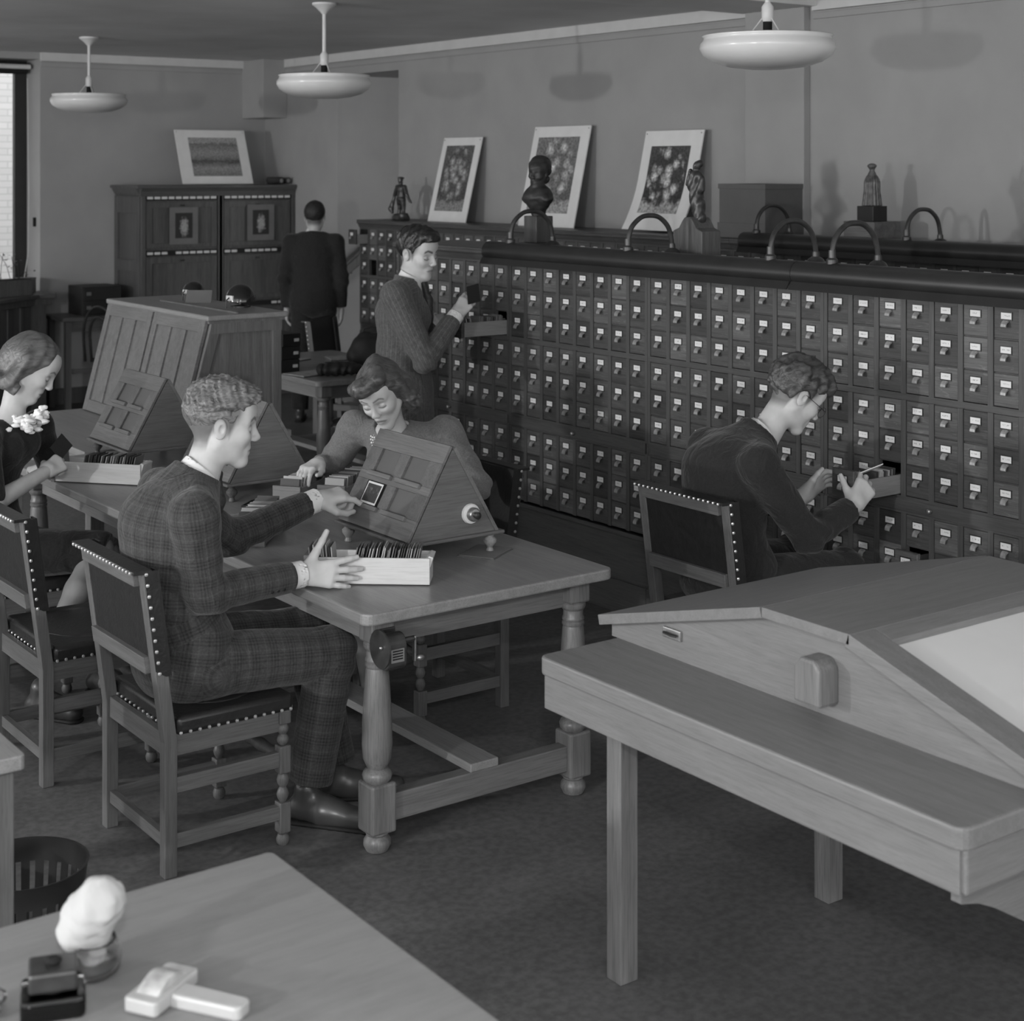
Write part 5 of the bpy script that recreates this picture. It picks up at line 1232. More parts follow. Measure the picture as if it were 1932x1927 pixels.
# ---- man with his back turned
Fd = np.array((.588, .809, 0)); Rd = np.array((.809, -.588, 0)); B6 = np.array((6.42, 11.62, 0))
def b6(l, f, z): return tuple(B6+Rd*l+Fd*f+np.array([0, 0, z]))
J = dict(pelvis=b6(0, 0, 1.0), waist=b6(0, 0, 1.18), chest=b6(0, -.01, 1.385), neck=b6(0, 0, 1.555), head=b6(0, .02, 1.68),
         shR=b6(.185, 0, 1.485), elR=b6(.235, -.02, 1.18), wrR=b6(.225, .04, .925), shL=b6(-.185, 0, 1.485), elL=b6(-.235, -.02, 1.18), wrL=b6(-.225, .04, .925),
         hipR=b6(.09, 0, .97), knR=b6(.10, .02, .53), anR=b6(.11, 0, .1), hipL=b6(-.09, 0, .97), knL=b6(-.10, .02, .53), anL=b6(-.11, 0, .1), fwd=tuple(Fd))
P6, H6 = person('man in a dark suit with his back turned, by the stair opening', J, b6(.01, .02, 1.69), head_frame(54, 6, 0), 1.05, [
    dict(wrist=J['wrR'], fdir=(0.1, .1, -1), nrm=tuple(Rd), side=1, curls=[(20, 25, 15)]*4, sc=1.0), dict(wrist=J['wrL'], fdir=(0.1, .1, -1), nrm=tuple(-Rd), side=-1, curls=[(20, 25, 15)]*4, sc=1.0)], .42)
suit(P6, J, tuple(-Rd), M_dsuit2, M_dsuit2, r=1.0, h=.011, seed=13, skirt=[(b6(0, 0, 1.06), b6(0, 0, 1.01), .14, .145, 1.35)], cuffs=False)
hair(P6, H6, [('e', (-.020, 0, .042), (.103, .082, .090)), ('e', (.03, .0, .08), (.07, .06, .045), .03)], HL_MAN, .005, lambda l: .002*vnoise(l, 80, 3), hair_mat('black_short', .022, .5, 90, .6))
for s_ in 'RL': shoe(P6, J['an'+s_], tuple(Fd[:2]), .27)
place(P6)
# ------------------------------------------------------------------ slide trays on the tables
def slide_tray(x, y, rz, L, label, sl, wd=.112, h=.088, n=34, fill=(.03, .88), gap=None, lean=-.16, mat=None, low=False):
    """local x along the tray, near long side at y = 0"""
    t = thing('slide_tray', label, 'tray', (x, y, .76), rz, 'pale wooden slide trays'); mt = mat or O_pale
    fh = h*.72
    obj('long_side', MB().box(0, L, 0, .009, .004, h), mt, t, bevel=.0015)
    obj('long_side', MB().box(0, L, wd-.009, wd, .004, h), mt, t, bevel=.0015)
    obj('tray_bottom', MB().box(.006, L-.004, .009, wd-.009, .004, .010), mt, t)
    obj('front_end', MB().box(-.012, .006, -.004, wd+.004, 0, h*1.08), O_tray_front, t, bevel=.002)
    obj('back_end', MB().box(L-.012, L, .009, wd-.009, .004, h), mt, t, bevel=.001)
    M = Matrix.Translation((x, y+0, .76)) @ Matrix.Rotation(rz, 4, 'Z') @ Matrix.Translation((0, wd/2, .034))
    xs = []
    for k in range(n):
        xx = L*(fill[0]+(fill[1]-fill[0])*k/(n-1))
        if gap and gap[0] < xx < gap[1]: continue
        xs.append((xx, -lean*.4 if gap and xx < gap[0] else lean))
    slide_set(M, xs, sl, 'slides '+sl)
    obj('divider_block', MB().obox(Matrix.Translation((L*(fill[1]+.045), 0, .012)) @ Matrix.Rotation(.3, 4, 'Y'), 0, .016, .012, wd-.012, 0, .085), mt, t, bevel=.002)
    return t
O_tray_front = wood('tray_front_oak', .17, .2, .45, axis=1)
slide_tray(2.475, 4.520, math.atan2(-.248, .308), .395, 'pale wooden tray steadied by the plaid-suited man\'s hand', 'in the tray steadied by the plaid-suited man', n=40, gap=(.085, .135), lean=.22)
slide_tray(2.335+.075, 6.645-.01, math.atan2(-.31, .27), .40, 'pale wooden tray under the hand of the woman with the corsage', 'in the tray of the woman with the corsage', n=32, gap=(.03, .12), lean=.22)
slide_tray(2.985, 5.505, math.atan2(.22, .31), .33, 'grey-sided tray under the hand of the woman in the jumper', 'in the tray under the jumper woman\'s hand', n=24, mat=wood('tray_grey', .2, .15, .5, axis=0), lean=.2)
slide_tray(3.13, 5.41, math.atan2(.22, .31), .30, 'tray of slides just behind the near viewer', 'in the tray just behind the near viewer', n=22, mat=wood('tray_grey', .2, .15, .5, axis=0), lean=.2)
slide_tray(2.60, 5.06, math.atan2(.35, .31), .30, 'tray of slides behind the plaid-suited man\'s forearm', 'in the tray behind the plaid-suited man\'s forearm', n=22, mat=wood('tray_grey', .2, .15, .5, axis=0), lean=.2)
# slides in use
def held_slide(name, M, label, w=.10, h=.083, edge=True, pic=True):
    t = thing(name, label, 'glass slide', (0, 0, 0)); t.matrix_world = M
    obj('glass' if name != 'index_card' else 'sheet', MB().box(0, w, 0, h, -.0015, .0015), plain('slide_tape', .02, .5, .3) if name != 'index_card' else M_paper, t)
    if edge: obj('mat', MB().box(.003, w-.003, .003, h-.003, .0015, .0022), plain('slide_mat_white', .66, .6, .2), t)
    if pic: obj('picture', MB().box(.010, w-.010, .009, h-.009, .0022, .0026), pic_mat('slide_picture', 'figure', 9, .1, .08, .04, .3), t)
    return t
va = math.atan2(.385-.078, .175)
VM = Matrix.Translation((2.86, 4.515, .76+.078)) @ Matrix.Rotation(-va, 4, 'Y') @ Matrix.Translation((.078, .268, .0140))
held_slide('lantern_slide', VM, 'lit glass slide set into the near viewer\'s lower opening', .085, .105)
def basis(o, ex, ey):
    ex = Vector(ex).normalized(); ey = Vector(ey); ey = (ey-ex*ey.dot(ex)).normalized(); ez = ex.cross(ey)
    return Matrix(((ex.x, ey.x, ez.x, o[0]), (ex.y, ey.y, ez.y, o[1]), (ex.z, ey.z, ez.z, o[2]), (0, 0, 0, 1)))
held_slide('lantern_slide', basis((4.512, 6.575, 1.415), (.90, -.10, .18), (.28, -.2, .95)), 'dark slide raised by the man in pinstripes', .07, .095, False, False)
held_slide('lantern_slide', Matrix.Translation((2.335, 6.345, .905)) @ Matrix.Rotation(.5, 4, 'Z') @ Matrix.Rotation(-.6, 4, 'Y') @ Matrix.Rotation(1.2, 4, 'X'), 'dark slide in the hand of the woman with the corsage', .085, .07, False, False)
held_slide('index_card', basis((4.60, 4.09, .945), (.82, -.45, .33), (.588, .78, -.36)), 'pale card lifted from the drawer by the man in glasses', .10, .06, False, False)
# viewer cords
for pts, lb in (([(3.0, 6.55, .765), (2.93, 6.46, .765), (2.97, 6.34, .766), (3.1, 6.33, .765), (3.2, 6.42, .765), (3.3, 6.55, .765)], 'black cord curled beside the viewer of the corsage woman'),
                ([(3.0, 5.68, .765), (2.9, 5.64, .765), (2.83, 5.70, .765), (2.9, 5.76, .766), (3.05, 5.80, .765)], 'black cord curled under the viewer behind the plaid-suited man')):
    t = thing('power_cord', lb, 'cord', (pts[0][0], pts[0][1], 0))
    c = obj('cable', MB().tube(pts, .004, 8), M_cord, t, smooth='all'); c.matrix_parent_inverse = Matrix.Translation(t.location).inverted()
    p = obj('plug', MB().tube([Vector(pts[0])+Vector((0, 0, .008)), Vector(pts[0])+Vector((.02, .03, .012))], .012, 10), M_cord, t, smooth=True); p.matrix_parent_inverse = Matrix.Translation(t.location).inverted()
t = thing('envelope', 'thin dark folder under the right foot of the near viewer', 'folder', (3.17, 4.50, .76), .55)
obj('cover', MB().box(-.06, .11, -.05, .09, 0, .003), plain('folder_grey', .12, .6, .2), t); obj('sheet', MB().box(-.055, .115, -.045, .085, .003, .005), plain('folder_sheet', .2, .6, .2), t)
# ------------------------------------------------------------------ pencil sharpener screwed to the near table leg
t = thing('pencil_sharpener', 'crank pencil sharpener screwed to the corner leg of the front table', 'pencil sharpener', (2.492, 4.105, .645))
M_sh = plain('sharpener_metal', .05, .35, .6, metal=.3, noise=.3, scale=30)
obj('mount_plate', MB().box(.015, .085, .042, .052, -.03, .05), M_sh, t, bevel=.003)
pr = []
for k in range(13): a = PI*k/12; pr.append((.036*math.cos(a), .012+.036*math.sin(a)))
pr += [(-.036, -.045), (-.022, -.058), (.022, -.058), (.036, -.045)]
obj('shavings_case', MB().prism(pr, 0, .008, .078), M_sh, t, bevel=.004)
dk = obj('dial_plate', MB().lathe([(.058, 0), (.058, .006), (.04, .012)], 28, M=Matrix.Translation((.004, .004, .004)) @ Matrix.Rotation(PI/2, 4, 'Y')), M_sh, t, smooth=True)
obj('screw', MB().sphere((.0, -.012, .012), .006, 8, 5), M_brass, dk, smooth=True)
pl_ = obj('name_plate', MB().box(.020, .066, -.0385, -.036, -.032, .008), plain('name_plate_rim', .2, .4, .5), t)
for k in range(4): obj('plate_line', MB().box(.025, .061, -.0392, -.0384, .000-.008*k, .004-.008*k), M_dark, pl_)
cr = obj('crank', MB().tube([(.078, -.0, .018), (.125, -.0, .018)], .009, 8), M_sh, t, smooth=True)
obj('crank_arm', MB().box(.122, .130, -.008, .008, -.052, .026), M_brass, cr, bevel=.003)
obj('crank_knob', MB().sphere((.148, 0, -.045), (.015, .010, .010), 10, 6), M_brass, cr, smooth=True)
# ------------------------------------------------------------------ slotted wastebasket
t = thing('wastebasket', 'dark slotted metal wastebasket on the floor at the left', 'wastebasket', (1.385, 4.03, 0))
rt, rb, hb = .160, .128, .315
obj('base', MB().lathe([(.0, 0), (rb, 0), (rb, .02), (rb-.004, .02)], 28), M_iron, t, smooth=True)
obj('lower_band', MB().lathe([(rb, .0), (rb+.004, .05), (rb+.001, .05), (rb-.003, 0)], 28, cap=False), M_iron, t, smooth=True)
obj('rim_band', MB().lathe([(rt-.006, hb-.055), (rt, hb), (rt+.004, hb+.004), (rt-.003, hb+.003), (rt-.009, hb-.055)], 36, cap=False), M_iron, t, smooth=True)
for k in range(26):
    a = 2*PI*k/26; c, s_ = math.cos(a), math.sin(a); w_ = .0095
    def P_(r, z, e): return (c*r-s_*e, s_*r+c*e, z)
    obj('slat', MB().add([P_(rb+.003, .045, -w_), P_(rb+.003, .045, w_), P_(rt-.006, hb-.05, w_*1.2), P_(rt-.006, hb-.05, -w_*1.2), P_(rb+.0005, .045, -w_), P_(rb+.0005, .045, w_), P_(rt-.0085, hb-.05, w_*1.2), P_(rt-.0085, hb-.05, -w_*1.2)], [(0, 1, 2, 3), (7, 6, 5, 4), (0, 4, 5, 1), (1, 5, 6, 2), (2, 6, 7, 3), (3, 7, 4, 0)]), M_iron, t)
# ------------------------------------------------------------------ things on the nearest desk
M_glass = bpy.data.materials.new('clear_glass'); M_glass.use_nodes = True
gb = M_glass.node_tree.nodes['Principled BSDF']; gb.inputs['Transmission Weight'].default_value = 1; gb.inputs['Roughness'].default_value = .03; gb.inputs['IOR'].default_value = 1.45
t = thing('cotton_jar', 'round glass jar holding a big white cotton puff', 'jar', (.990, 2.548, .76)); t.scale = (.95, .95, .9)
obj('jar', MB().lathe([(.0, .001), (.036, .001), (.047, .012), (.052, .03), (.048, .052), (.040, .062), (.042, .066), (.0385, .066), (.0365, .06), (.0445, .05), (.0485, .03), (.0435, .014), (.034, .006), (.0, .006)], 28, cap=False), M_glass, t, smooth='all')
obj('water', MB().lathe([(0, .0065), (.033, .0065), (.0425, .0145), (.0455, .024), (0, .024)], 24, cap=False), plain('jar_water', .16, .1, .5), t, smooth='all')
CP = SDF(); CP.el((0, 0, .115), (.047, .043, .056), .02, np.array(Euler((.15, .35, .0)).to_matrix())); CP.el((-.032, .005, .085), (.03, .03, .028), .02); CP.el((.018, -.01, .14), (.036, .036, .034), .02); CP.rc((0, 0, .08), (0, 0, .03), .03, .02, .02)
obj('cotton_puff', CP.mesh('cotton_puff', .004, lambda P: .004*vnoise(P, 90, 2)+.002*vnoise(P, 260, 4)), plain('cotton', .43, .95, .05, noise=.04), t)
t = thing('stamp_moistener', 'white porcelain moistener with a broad handle', 'moistener', (1.053, 2.407, .76), math.radians(-58)); t.scale = (1.3, 1.3, 1.3)
M_por = plain('white_porcelain', .42, .35, .4, noise=.04, scale=30)
obj('head', MB().prism(round_rect(-.024, .024, -.048, .048, .006, 3), 2, .002, .020), M_por, t, bevel=.003)
cd = []
for k in range(15): a = PI*k/14; cd.append((.019*math.sin(a)*.0+(-.036+.072*k/14), .018+.014*math.sin(a)))
pdm = obj('pad', MB().prism([(y, z) for y, z in cd], 0, -.016, .016), plain('moist_pad', .42, .8, .2, noise=.35, scale=40), t, bevel=.003)
obj('handle', MB().prism([(.022, -.017), (.115, -.015), (.120, -.010), (.120, .010), (.115, .015), (.022, .017)], 2, .0, .017), M_por, t, bevel=.004)
t = thing('ink_stand', 'dark square inkstand with a glass base at the lower left corner', 'inkstand', (.900, 2.480, .76), math.radians(-20))
obj('glass_base', MB().prism(round_rect(-.05, .05, -.045, .045, .012), 2, .0, .035), M_glass, t, bevel=.006)
obj('cap', MB().prism(round_rect(-.038, .038, -.034, .034, .006), 2, .040, .072), plain('inkstand_bakelite', .03, .35, .5, noise=.3, scale=40), t, bevel=.005)
obj('cap_neck', MB().lathe([(.024, .033), (.024, .042)], 16), M_dark, t, smooth=True)
obj('cap_knob', MB().lathe([(.010, .072), (.014, .077), (.008, .082)], 14), M_dark, t, smooth=True)
t = thing('glass_dish', 'small faceted glass dish cut by the lower left edge of the picture', 'dish', (.80, 2.52, .76))
obj('bowl', MB().lathe([(0, .002), (.025, .002), (.036, .02), (.038, .03), (.034, .03), (.031, .02), (.022, .006), (0, .006)], 12, cap=False), M_glass, t); obj('wax', MB().lathe([(.0, .0065), (.021, .0065), (.027, .016), (0, .016)], 12, cap=False), M_por, t)
# ------------------------------------------------------------------ on the rack: two domed lamps and a leaning card
for x, y, s_, lb in ((3.775, 8.2, .9, 'left small glossy domed lamp on top of the sloping rack'), (3.775, 7.62, 1.15, 'right, larger glossy domed lamp on top of the sloping rack')):
    t = thing('dome_lamp', lb, 'lamp', (x, y, RT+.028), .3, 'glossy domed lamps on the rack'); M_gl = plain('black_gloss', .015, .08, .6, noise=.1)
    obj('foot', MB().lathe([(.045*s_, 0), (.045*s_, .006), (.02*s_, .01), (.008, .014), (.008, .035)], 18), M_iron, t, smooth=True)
    dmb = []
    for k in range(10): a = PI/2*k/9; dmb.append((.070*s_*math.cos(a)+.001, .03+.078*s_*math.sin(a)))
    obj('dome', MB().lathe([(.066*s_, .03)]+dmb, 26), M_gl, t, smooth=True)
    obj('dome_window', MB().box(-.071*s_, -.0605*s_, -.022*s_, .022*s_, .036, .036+.024*s_), M_card, t, bevel=.003)
    obj('lamp_arm', MB().tube([(-.09*s_, 0, .0), (-.088*s_, 0, .04), (-.06*s_, 0, .06)], .004, 6), M_iron, t, smooth=True)
t = thing('leaning_card', 'grey card propped between the two domed lamps', 'card', (3.70, 7.98, RT+.028), -.65)
obj('sheet', MB().obox(Matrix.Rotation(-.5, 4, 'X'), -.07, .07, 0, .002, 0, .075), plain('grey_card', .13, .7, .2), t)
# ------------------------------------------------------------------ statuettes
def statuette(name, label, x, y, z, build, h=.006, mat=None, rz=0):
    t = thing(name, label, 'statuette', (x, y, z), rz); build(t); return t
def b_man(t):
    S = SDF(); k = .005
    S.rc((.0, .035, .02), (.005, .03, .10), .018, .014, k); S.rc((.005, .03, .10), (0, .025, .165), .017, .026, k); S.rc((.0, -.035, .02), (.005, -.03, .10), .018, .014, k); S.rc((.005, -.03, .10), (0, -.025, .165), .017, .026, k)
    S.rc((0, 0, .17), (0, 0, .20), .030, .027, .012, np.array([0, 1., 0]), 1.25); S.rc((0, 0, .20), (0, 0, .255), .027, .034, .015, np.array([0, 1., 0]), 1.35); S.rc((0, 0, .27), (-.005, .0, .305), .016, .016, .01); S.el((-.004, .002, .325), (.022, .019, .025), .008); S.el((.0, .002, .34), (.028, .024, .010), .006)
    S.rc((0, .05, .268), (0, .095, .205), .020, .015, k); S.rc((0, .095, .205), (-.01, .105, .14), .014, .011, k); S.rc((0, -.05, .268), (.0, -.085, .21), .020, .015, k); S.rc((.0, -.085, .21), (.01, -.115, .155), .014, .011, k); S.rc((.01, -.115, .155), (.015, -.13, .145), .010, .007, k)
    S.rc((-.012, .108, .14), (-.02, .12, .09), .016, .022, .01); S.rc((-.02, .12, .09), (-.02, .10, .06), .02, .010, .01)
    S.rc((0, .0, .172), (0, 0, .155), .034, .030, .008, np.array([0, 1., 0]), 1.2)
    obj('figure', S.mesh('figure', .0045, lambda P: .0015*vnoise(P, 180, 2)), M_bronze, t)
    B = SDF(); B.rc((0, -.05, .012), (0, .05, .012), .045, .045, .02); B.el((-.02, -.07, .04), (.035, .03, .045), .02); B.cut(lambda P, v: np.maximum(np.maximum(v, P[:, 2]-.06), -P[:, 2]))
    obj('base', B.mesh('base', .007, lambda P: .003*vnoise(P, 90, 3)), M_bronze, t)
statuette('bronze_statuette', 'bronze standing male statuette on the far cabinet, left of the prints', 6.80, 10.86, TOPZ, b_man)
def b_bust(t):
    obj('pedestal', MB().box(-.055, .055, -.055, .055, .03, .17), wood('pedestal_wood', .075, .25, .45, axis=2), t, bevel=.004); obj('pedestal_foot', MB().box(-.075, .075, -.075, .075, 0, .03), wood('pedestal_wood', .075, .25, .45, axis=2), t, bevel=.006)
    S = SDF(); S.rc((0, 0, .17), (0, 0, .215), .03, .035, .02); S.rc((0, -.04, .265), (0, .04, .265), .05, .05, .03); S.rc((0, 0, .20), (0, 0, .26), .035, .075, .03)
    S.rc((-.02, -.095, .258), (0, 0, .295), .016, .036, .03); S.rc((-.02, .095, .258), (0, 0, .295), .016, .036, .03)
    S.rc((0, 0, .29), (-.005, 0, .34), .03, .03, .02); L = Loc(S, (.0, 0, .40), head_frame(200, 5, 0), .68)
    head_sdf(S, (.0, 0, .395), head_frame(205, 5, 0), .62); L.el((-.03, 0, .045), (.10, .085, .085)); L.el((-.10, 0, .0), (.045, .05, .045)); L.el((-.06, 0, -.06), (.04, .06, .04))
    obj('bust', S.mesh('bust', .005, lambda P: .002*vnoise(P, 120, 5)), plain('bronze_bust', .03, .5, .4, noise=.4, scale=25), t)
statuette('bronze_bust', 'dark bronze bust on a square pedestal in front of the flower print', 5.04, 6.69, 1.678, b_bust)
def b_lady(t):
    obj('stand', MB().prism([(-.10, 0), (.10, 0), (.10, .125), (.06, .14), (.035, .175), (.02, .19), (-.02, .19), (-.035, .175), (-.06, .14), (-.10, .125)], 0, -.06, .06), wood('stand_wood', .11, .3, .4, axis=2), t, bevel=.004)
    S = SDF(); k = .012
    S.rc((0, -.02, .185), (0, -.005, .26), .030, .032, k); S.rc((0, -.005, .26), (0, .015, .34), .034, .030, k); S.rc((0, .015, .34), (0, .005, .385), .030, .030, k); S.rc((0, .005, .39), (0, 0, .415), .012, .012, k); S.el((0, 0, .432), (.020, .020, .023), .006); S.el((.012, -.006, .440), (.02, .018, .018), .006)
    S.rc((0, .035, .38), (.0, .055, .345), .013, .011, k); S.rc((0, .055, .345), (0, .05, .40), .010, .008, k); S.el((0, .045, .408), (.008, .012, .01), .004); S.rc((0, -.03, .38), (.0, -.03, .32), .015, .02, k)
    obj('figure', S.mesh('figure', .0045, lambda P: .003*np.sin(P[:, 1]*180+P[:, 2]*70)+.001*vnoise(P, 150, 2)), M_bronze, t)
statuette('draped_statuette', 'bronze draped woman statuette on a shaped wooden stand', 5.125, 5.56, 1.678, b_lady)
def b_cloak(t):
    for q, m in (((-.11, .11, -.11, .11, 0, .125), wood('block_wood', .13, .35, .4, axis=1)), ((-.058, .058, -.058, .058, .125, .21), plain('black_plinth', .012, .2, .5))): obj('plinth', MB().box(*q), m, t, bevel=.002)
    S = SDF(); S.rc((0, 0, .215), (0, 0, .34), .052, .038, .02); S.rc((0, 0, .34), (0, 0, .385), .036, .022, .02); S.rc((0, 0, .40), (0, 0, .415), .012, .012, .008); S.el((0, 0, .425), (.018, .018, .02), .006); S.el((0, 0, .432), (.026, .026, .014), .008); S.cut(lambda P, v: np.maximum(v, .21-P[:, 2]))
    obj('figure', S.mesh('figure', .0045, lambda P: np.where(P[:, 2] < .38, .004*np.sin(np.arctan2(P[:, 1], P[:, 0])*16), 0)), plain('dull_bronze', .09, .4, .5, noise=.5, scale=40), t)
statuette('cloaked_statuette', 'small cloaked figure on a black plinth and wooden block', 6.82, 5.97, TOPZ, b_cloak)
t = thing('storage_box', 'plain grey-brown box with a lid on the far cabinet', 'box', (6.73, 6.90, TOPZ))
M_bx = plain('box_board', .115, .7, .2, noise=.05); obj('body', MB().box(0, .33, -.19, .20, 0, .30), M_bx, t, bevel=.002); obj('lid', MB().box(-.006, .335, -.196, .206, .295, .325), M_bx, t, bevel=.002); obj('lower_band', MB().box(-.008, .338, -.199, .209, 0, .09), M_bx, t, bevel=.002)
t = thing('duct_box', 'round-eyed dark box on the cupboard beside the landscape print', 'binoculars', (6.98, 13.30, 1.945), .2)
t['label'] = 'dark pair of binoculars on the cupboard beside the landscape print'
for s_ in (-1, 1):
    b_ = obj('barrel', MB().lathe([(.035, -.09), (.035, .0), (.026, .02), (.026, .08), (.030, .09)], 18, M=Matrix.Translation((s_*.042, 0, .037)) @ Matrix.Rotation(PI/2, 4, 'X')), plain('binocular_black', .04, .4, .4), t, smooth=True)
    obj('lens_ring', MB().lathe([(.020, .088), (.020, .094), (.012, .094)], 14, M=Matrix.Translation((s_*.042, 0, .037)) @ Matrix.Rotation(PI/2, 4, 'X')), M_brass, b_, smooth=True)
obj('bridge', MB().box(-.03, .03, -.04, .06, .03, .055), plain('binocular_black', .04, .4, .4), t, bevel=.01)
# ------------------------------------------------------------------ purse table
t = thing('clutch_purse', 'dark gathered fabric purse on the background table', 'purse', (5.12, 8.93, .76), -.5)
S = SDF(); S.rc((-.11, 0, .04), (.11, 0, .045), .034, .034, .02, np.array([0, 1., 0]), 1.7); S.el((0, 0, .05), (.14, .07, .04), .02); S.cut(lambda P, v: np.maximum(v, .002-P[:, 2]))
obj('body', S.mesh('body', .006, lambda P: .004*np.sin(P[:, 0]*120+vnoise(P, 40, 2)*2)), plain('purse_fabric', .02, .6, .3, noise=.4, scale=60), t); obj('clasp', MB().tube([(-.09, .0, .088), (.09, 0, .09)], .004, 6), M_iron, t)
for k, (x, y, r_, lb) in enumerate(((5.02, 9.12, .2, 'open magazine lying under the purse'), (5.22, 9.85, .4, 'thin dark pamphlet at the far end of the purse table'), (5.64, 9.70, -.3, 'pale stapled papers behind the leather bag on the purse table'))):
    t = thing('magazine', lb, 'magazine', (x, y, .76), r_)
    obj('cover', MB().box(-.15, .15, -.11, .11, 0, .006), plain('magazine_dark', .08, .4, .4, noise=.3), t); obj('pages', MB().box(-.145, .149, -.105, .105, .006, .010), plain('magazine_page', .35 if k != 1 else .08, .5, .3, noise=.3, scale=25), t)
for k in range(3):
    t = thing('file_box', ['lowest', 'middle', 'topmost'][k]+' dark file box stacked at the left end of the purse table', 'file box', (4.955, 9.40, .76+.085*k), .05*k)
    obj('case', MB().box(-.07, .07, -.12, .12, 0, .083), plain('file_black', .02, .5, .3), t, bevel=.003); obj('spine_label', MB().box(.02, .055, -.1225, -.1198, .03, .05), M_card, t)
t = thing('leather_bag', 'rounded dark leather bag on the background table, behind the jumper woman', 'bag', (5.57, 9.27, .76), -.6)
S = SDF(); S.rc((-.10, 0, .07), (.10, 0, .07), .068, .068, .03); S.rc((-.075, 0, .15), (.075, 0, .15), .055, .055, .05); S.rc((-.07, 0, .21), (.07, 0, .21), .016, .016, .03); S.cut(lambda P, v: np.maximum(v, .004-P[:, 2]))
obj('body', S.mesh('body', .007, lambda P: .004*vnoise(P, 40, 3)), plain('bag_leather', .018, .6, .3, noise=.3), t); obj('handle', MB().tube([(-.06, 0, .215), (-.05, .01, .25), (0, .012, .262), (.05, .01, .25), (.06, 0, .215)], .007, 8), plain('bag_leather', .018, .6, .3, noise=.3), t, smooth='all')
obj('frame', MB().box(-.075, .075, -.012, .012, .214, .224), M_iron, t, bevel=.003)
# ------------------------------------------------------------------ far left corner
t = thing('window_counter', 'dark panelled counter under the window at the far left', 'counter', (0, 0, 0))
cp = [(3.0, 12.0), (4.22, 12.90), (4.72, 13.33), (4.87, 13.34), (4.87, 13.78), (3.0, 13.78)]
obj('countertop', MB().prism(cp, 2, .985, 1.02), O_dkx, t, bevel=.006)
ci = [(3.0, 12.08), (4.20, 12.97), (4.66, 13.37), (4.80, 13.40), (4.80, 13.78), (3.0, 13.78)]
obj('body', MB().prism(ci, 2, 0, .985), O_dk, t); obj('counter_molding', MB().prism([(3.0, 12.04), (4.21, 12.935), (4.69, 13.35), (4.84, 13.37), (4.84, 13.78), (3.0, 13.78)], 2, .93, .985), O_dk, t)
A = Vector((4.20, 12.97)); d = (Vector((4.66, 13.37))-A).normalized(); nn = Vector((d.y, -d.x))
for k in range(-1, 3):
    p0 = A+d*(.02+.2*k); Mx = Matrix.Translation((p0.x, p0.y, 0)) @ Matrix.Rotation(math.atan2(d.y, d.x), 4, 'Z'); obj('panel_stile', MB().obox(Mx, 0, .045, -.012, .004, .08, .92), O_dk, t)
for k, (x, y, z, lb) in enumerate(((4.42, 13.32, 1.02, 'long dark planter box with a leafy plant on the window counter'), (4.70, 13.62, 1.02, 'small brown box behind the planter on the window counter'))):
    t = thing('planter_box' if k == 0 else 'small_box', lb, 'planter' if k == 0 else 'box', (x, y, z), .3)
    if k == 0:
        obj('trough', MB().box(-.3, .22, -.08, .08, 0, .135), O_dk, t, bevel=.004); obj('soil', MB().box(-.29, .21, -.07, .07, .135, .14), M_dark, t)
        rs = random.Random(4)
        for q in range(9):
            x0 = rs.uniform(-.1, .2); tip = Vector((x0+rs.uniform(-.08, .08), rs.uniform(-.06, .06), rs.uniform(.2, .38)))
            st = obj('stem', MB().tube([(x0, 0, .13), (x0*.6+tip.x*.4, tip.y*.4, .13+.6*(tip.z-.13)), tip], .0025, 5), M_dark, t)
            for w in range(5):
                c_ = tip+Vector((rs.uniform(-.05, .05), rs.uniform(-.05, .05), rs.uniform(-.09, .02))); a = rs.uniform(0, 6.3); u = Vector((math.cos(a), math.sin(a), rs.uniform(-.3, .5)))*.02; v_ = Vector((-math.sin(a), math.cos(a), .2))*.011
                obj('leaf', MB().add([c_-u, c_+v_, c_+u, c_-v_], [(0, 1, 2, 3)]), plain('leaf_grey', .05, .5, .3), st)
    else:
        obj('carton', MB().box(-.07, .07, -.05, .05, 0, .12), wood('carton_brown', .16, .15, .6, axis=0), t, bevel=.003); obj('carton_lid', MB().box(-.072, .072, -.052, .052, .12, .13), wood('carton_brown', .16, .15, .6, axis=0), t)
t = thing('side_table', 'small dark side table against the back wall', 'table', (5.16, 13.45, 0))
obj('top', MB().box(-.28, .34, -.24, .28, .785, .815), O_dkx, t, bevel=.004)
for x in (-.24, .25):
    for y in (-.2, .2): obj('leg', MB().box(x, x+.05, y, y+.05, 0, .785), O_dk, t)
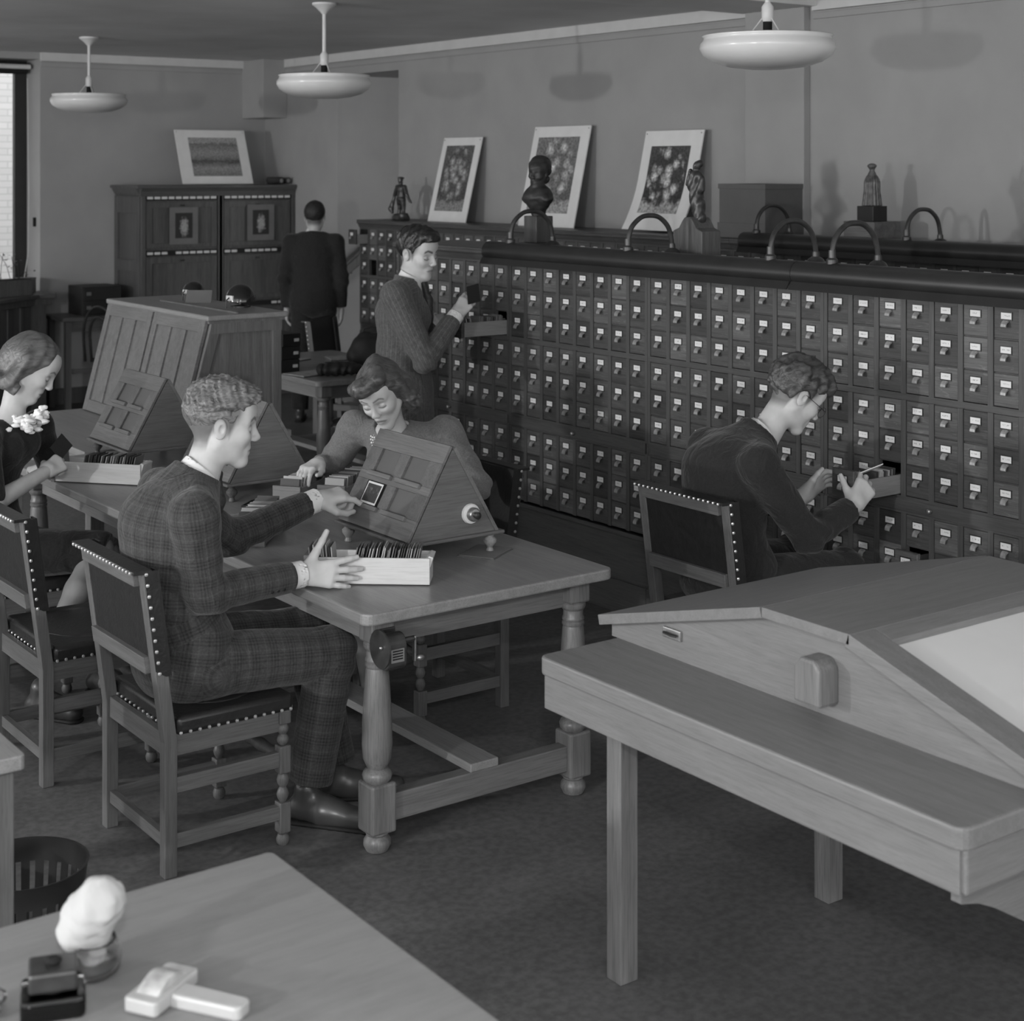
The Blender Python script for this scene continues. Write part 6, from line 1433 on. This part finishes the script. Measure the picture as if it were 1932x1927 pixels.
obj('apron', MB().box(-.22, .28, -.19, -.17, .69, .785), O_dkx, t); obj('stretcher', MB().box(-.22, .28, -.185, -.165, .33, .37), O_dkx, t)
t = thing('letter_file', 'black two-drawer letter file on the side table', 'file box', (5.26, 13.5, .815))
obj('case', MB().box(-.16, .20, -.16, .18, 0, .25), plain('file_black', .02, .5, .3), t, bevel=.004)
for k in range(2): dd = obj('drawer', MB().box(-.15, .19, -.168, -.16, .015+.12*k, .125+.12*k), plain('file_black', .02, .5, .3), t, bevel=.003); obj('handle', MB().box(-.125, -.085, -.176, -.168, .055+.12*k, .085+.12*k), M_brass, dd)
t = thing('bentwood_chair', 'dark bentwood chair in front of the side table', 'chair', (5.27, 13.0, 0), .5)
M_bw = wood('bentwood', .035, .3, .25, axis=2); ar = []
for r_, z1, nm in ((.20, .93, 'back_hoop'), (.13, .84, 'inner_hoop')):
    pts = [(-.16, -r_, .45)]
    for k in range(13): a = PI*k/12; pts.append((-.18-.05*math.sin(a), -r_*math.cos(a)*1.0, .62+(z1-.62)*math.sin(a)))
    pts.append((-.16, r_, .45)); obj(nm, MB().tube(pts, .012, 8), M_bw, t, smooth='all')
obj('seat', MB().lathe([(.0, .445), (.20, .445), (.21, .455), (.205, .47), (.18, .475), (0, .47)], 26, cap=False), M_bw, t, smooth=True)
for a in (.7, 2.4, 3.9, 5.5): obj('leg', MB().tube([(.17*math.cos(a), .17*math.sin(a), .45), (.22*math.cos(a), .22*math.sin(a), 0)], [.016, .012], 8), M_bw, t, smooth=True)
obj('leg_ring', MB().tube([(.18*math.cos(2*PI*k/20), .18*math.sin(2*PI*k/20), .26) for k in range(21)], .009, 6), M_bw, t, smooth=True)
t = thing('dark_jacket', 'dark jacket hung over the bentwood chair', 'jacket', (5.36, 12.90, 0))
S = SDF(); S.rc((-.05, .0, .90), (.0, .16, .90), .07, .07, .05); S.rc((0, .05, .88), (.05, .1, .62), .09, .13, .06); S.el((.05, .05, .75), (.13, .15, .2), .06)
obj('cloth', S.mesh('cloth', .012, lambda P: .012*vnoise(P, 26, 6)), plain('coat_wool', .018, .8, .15), t)
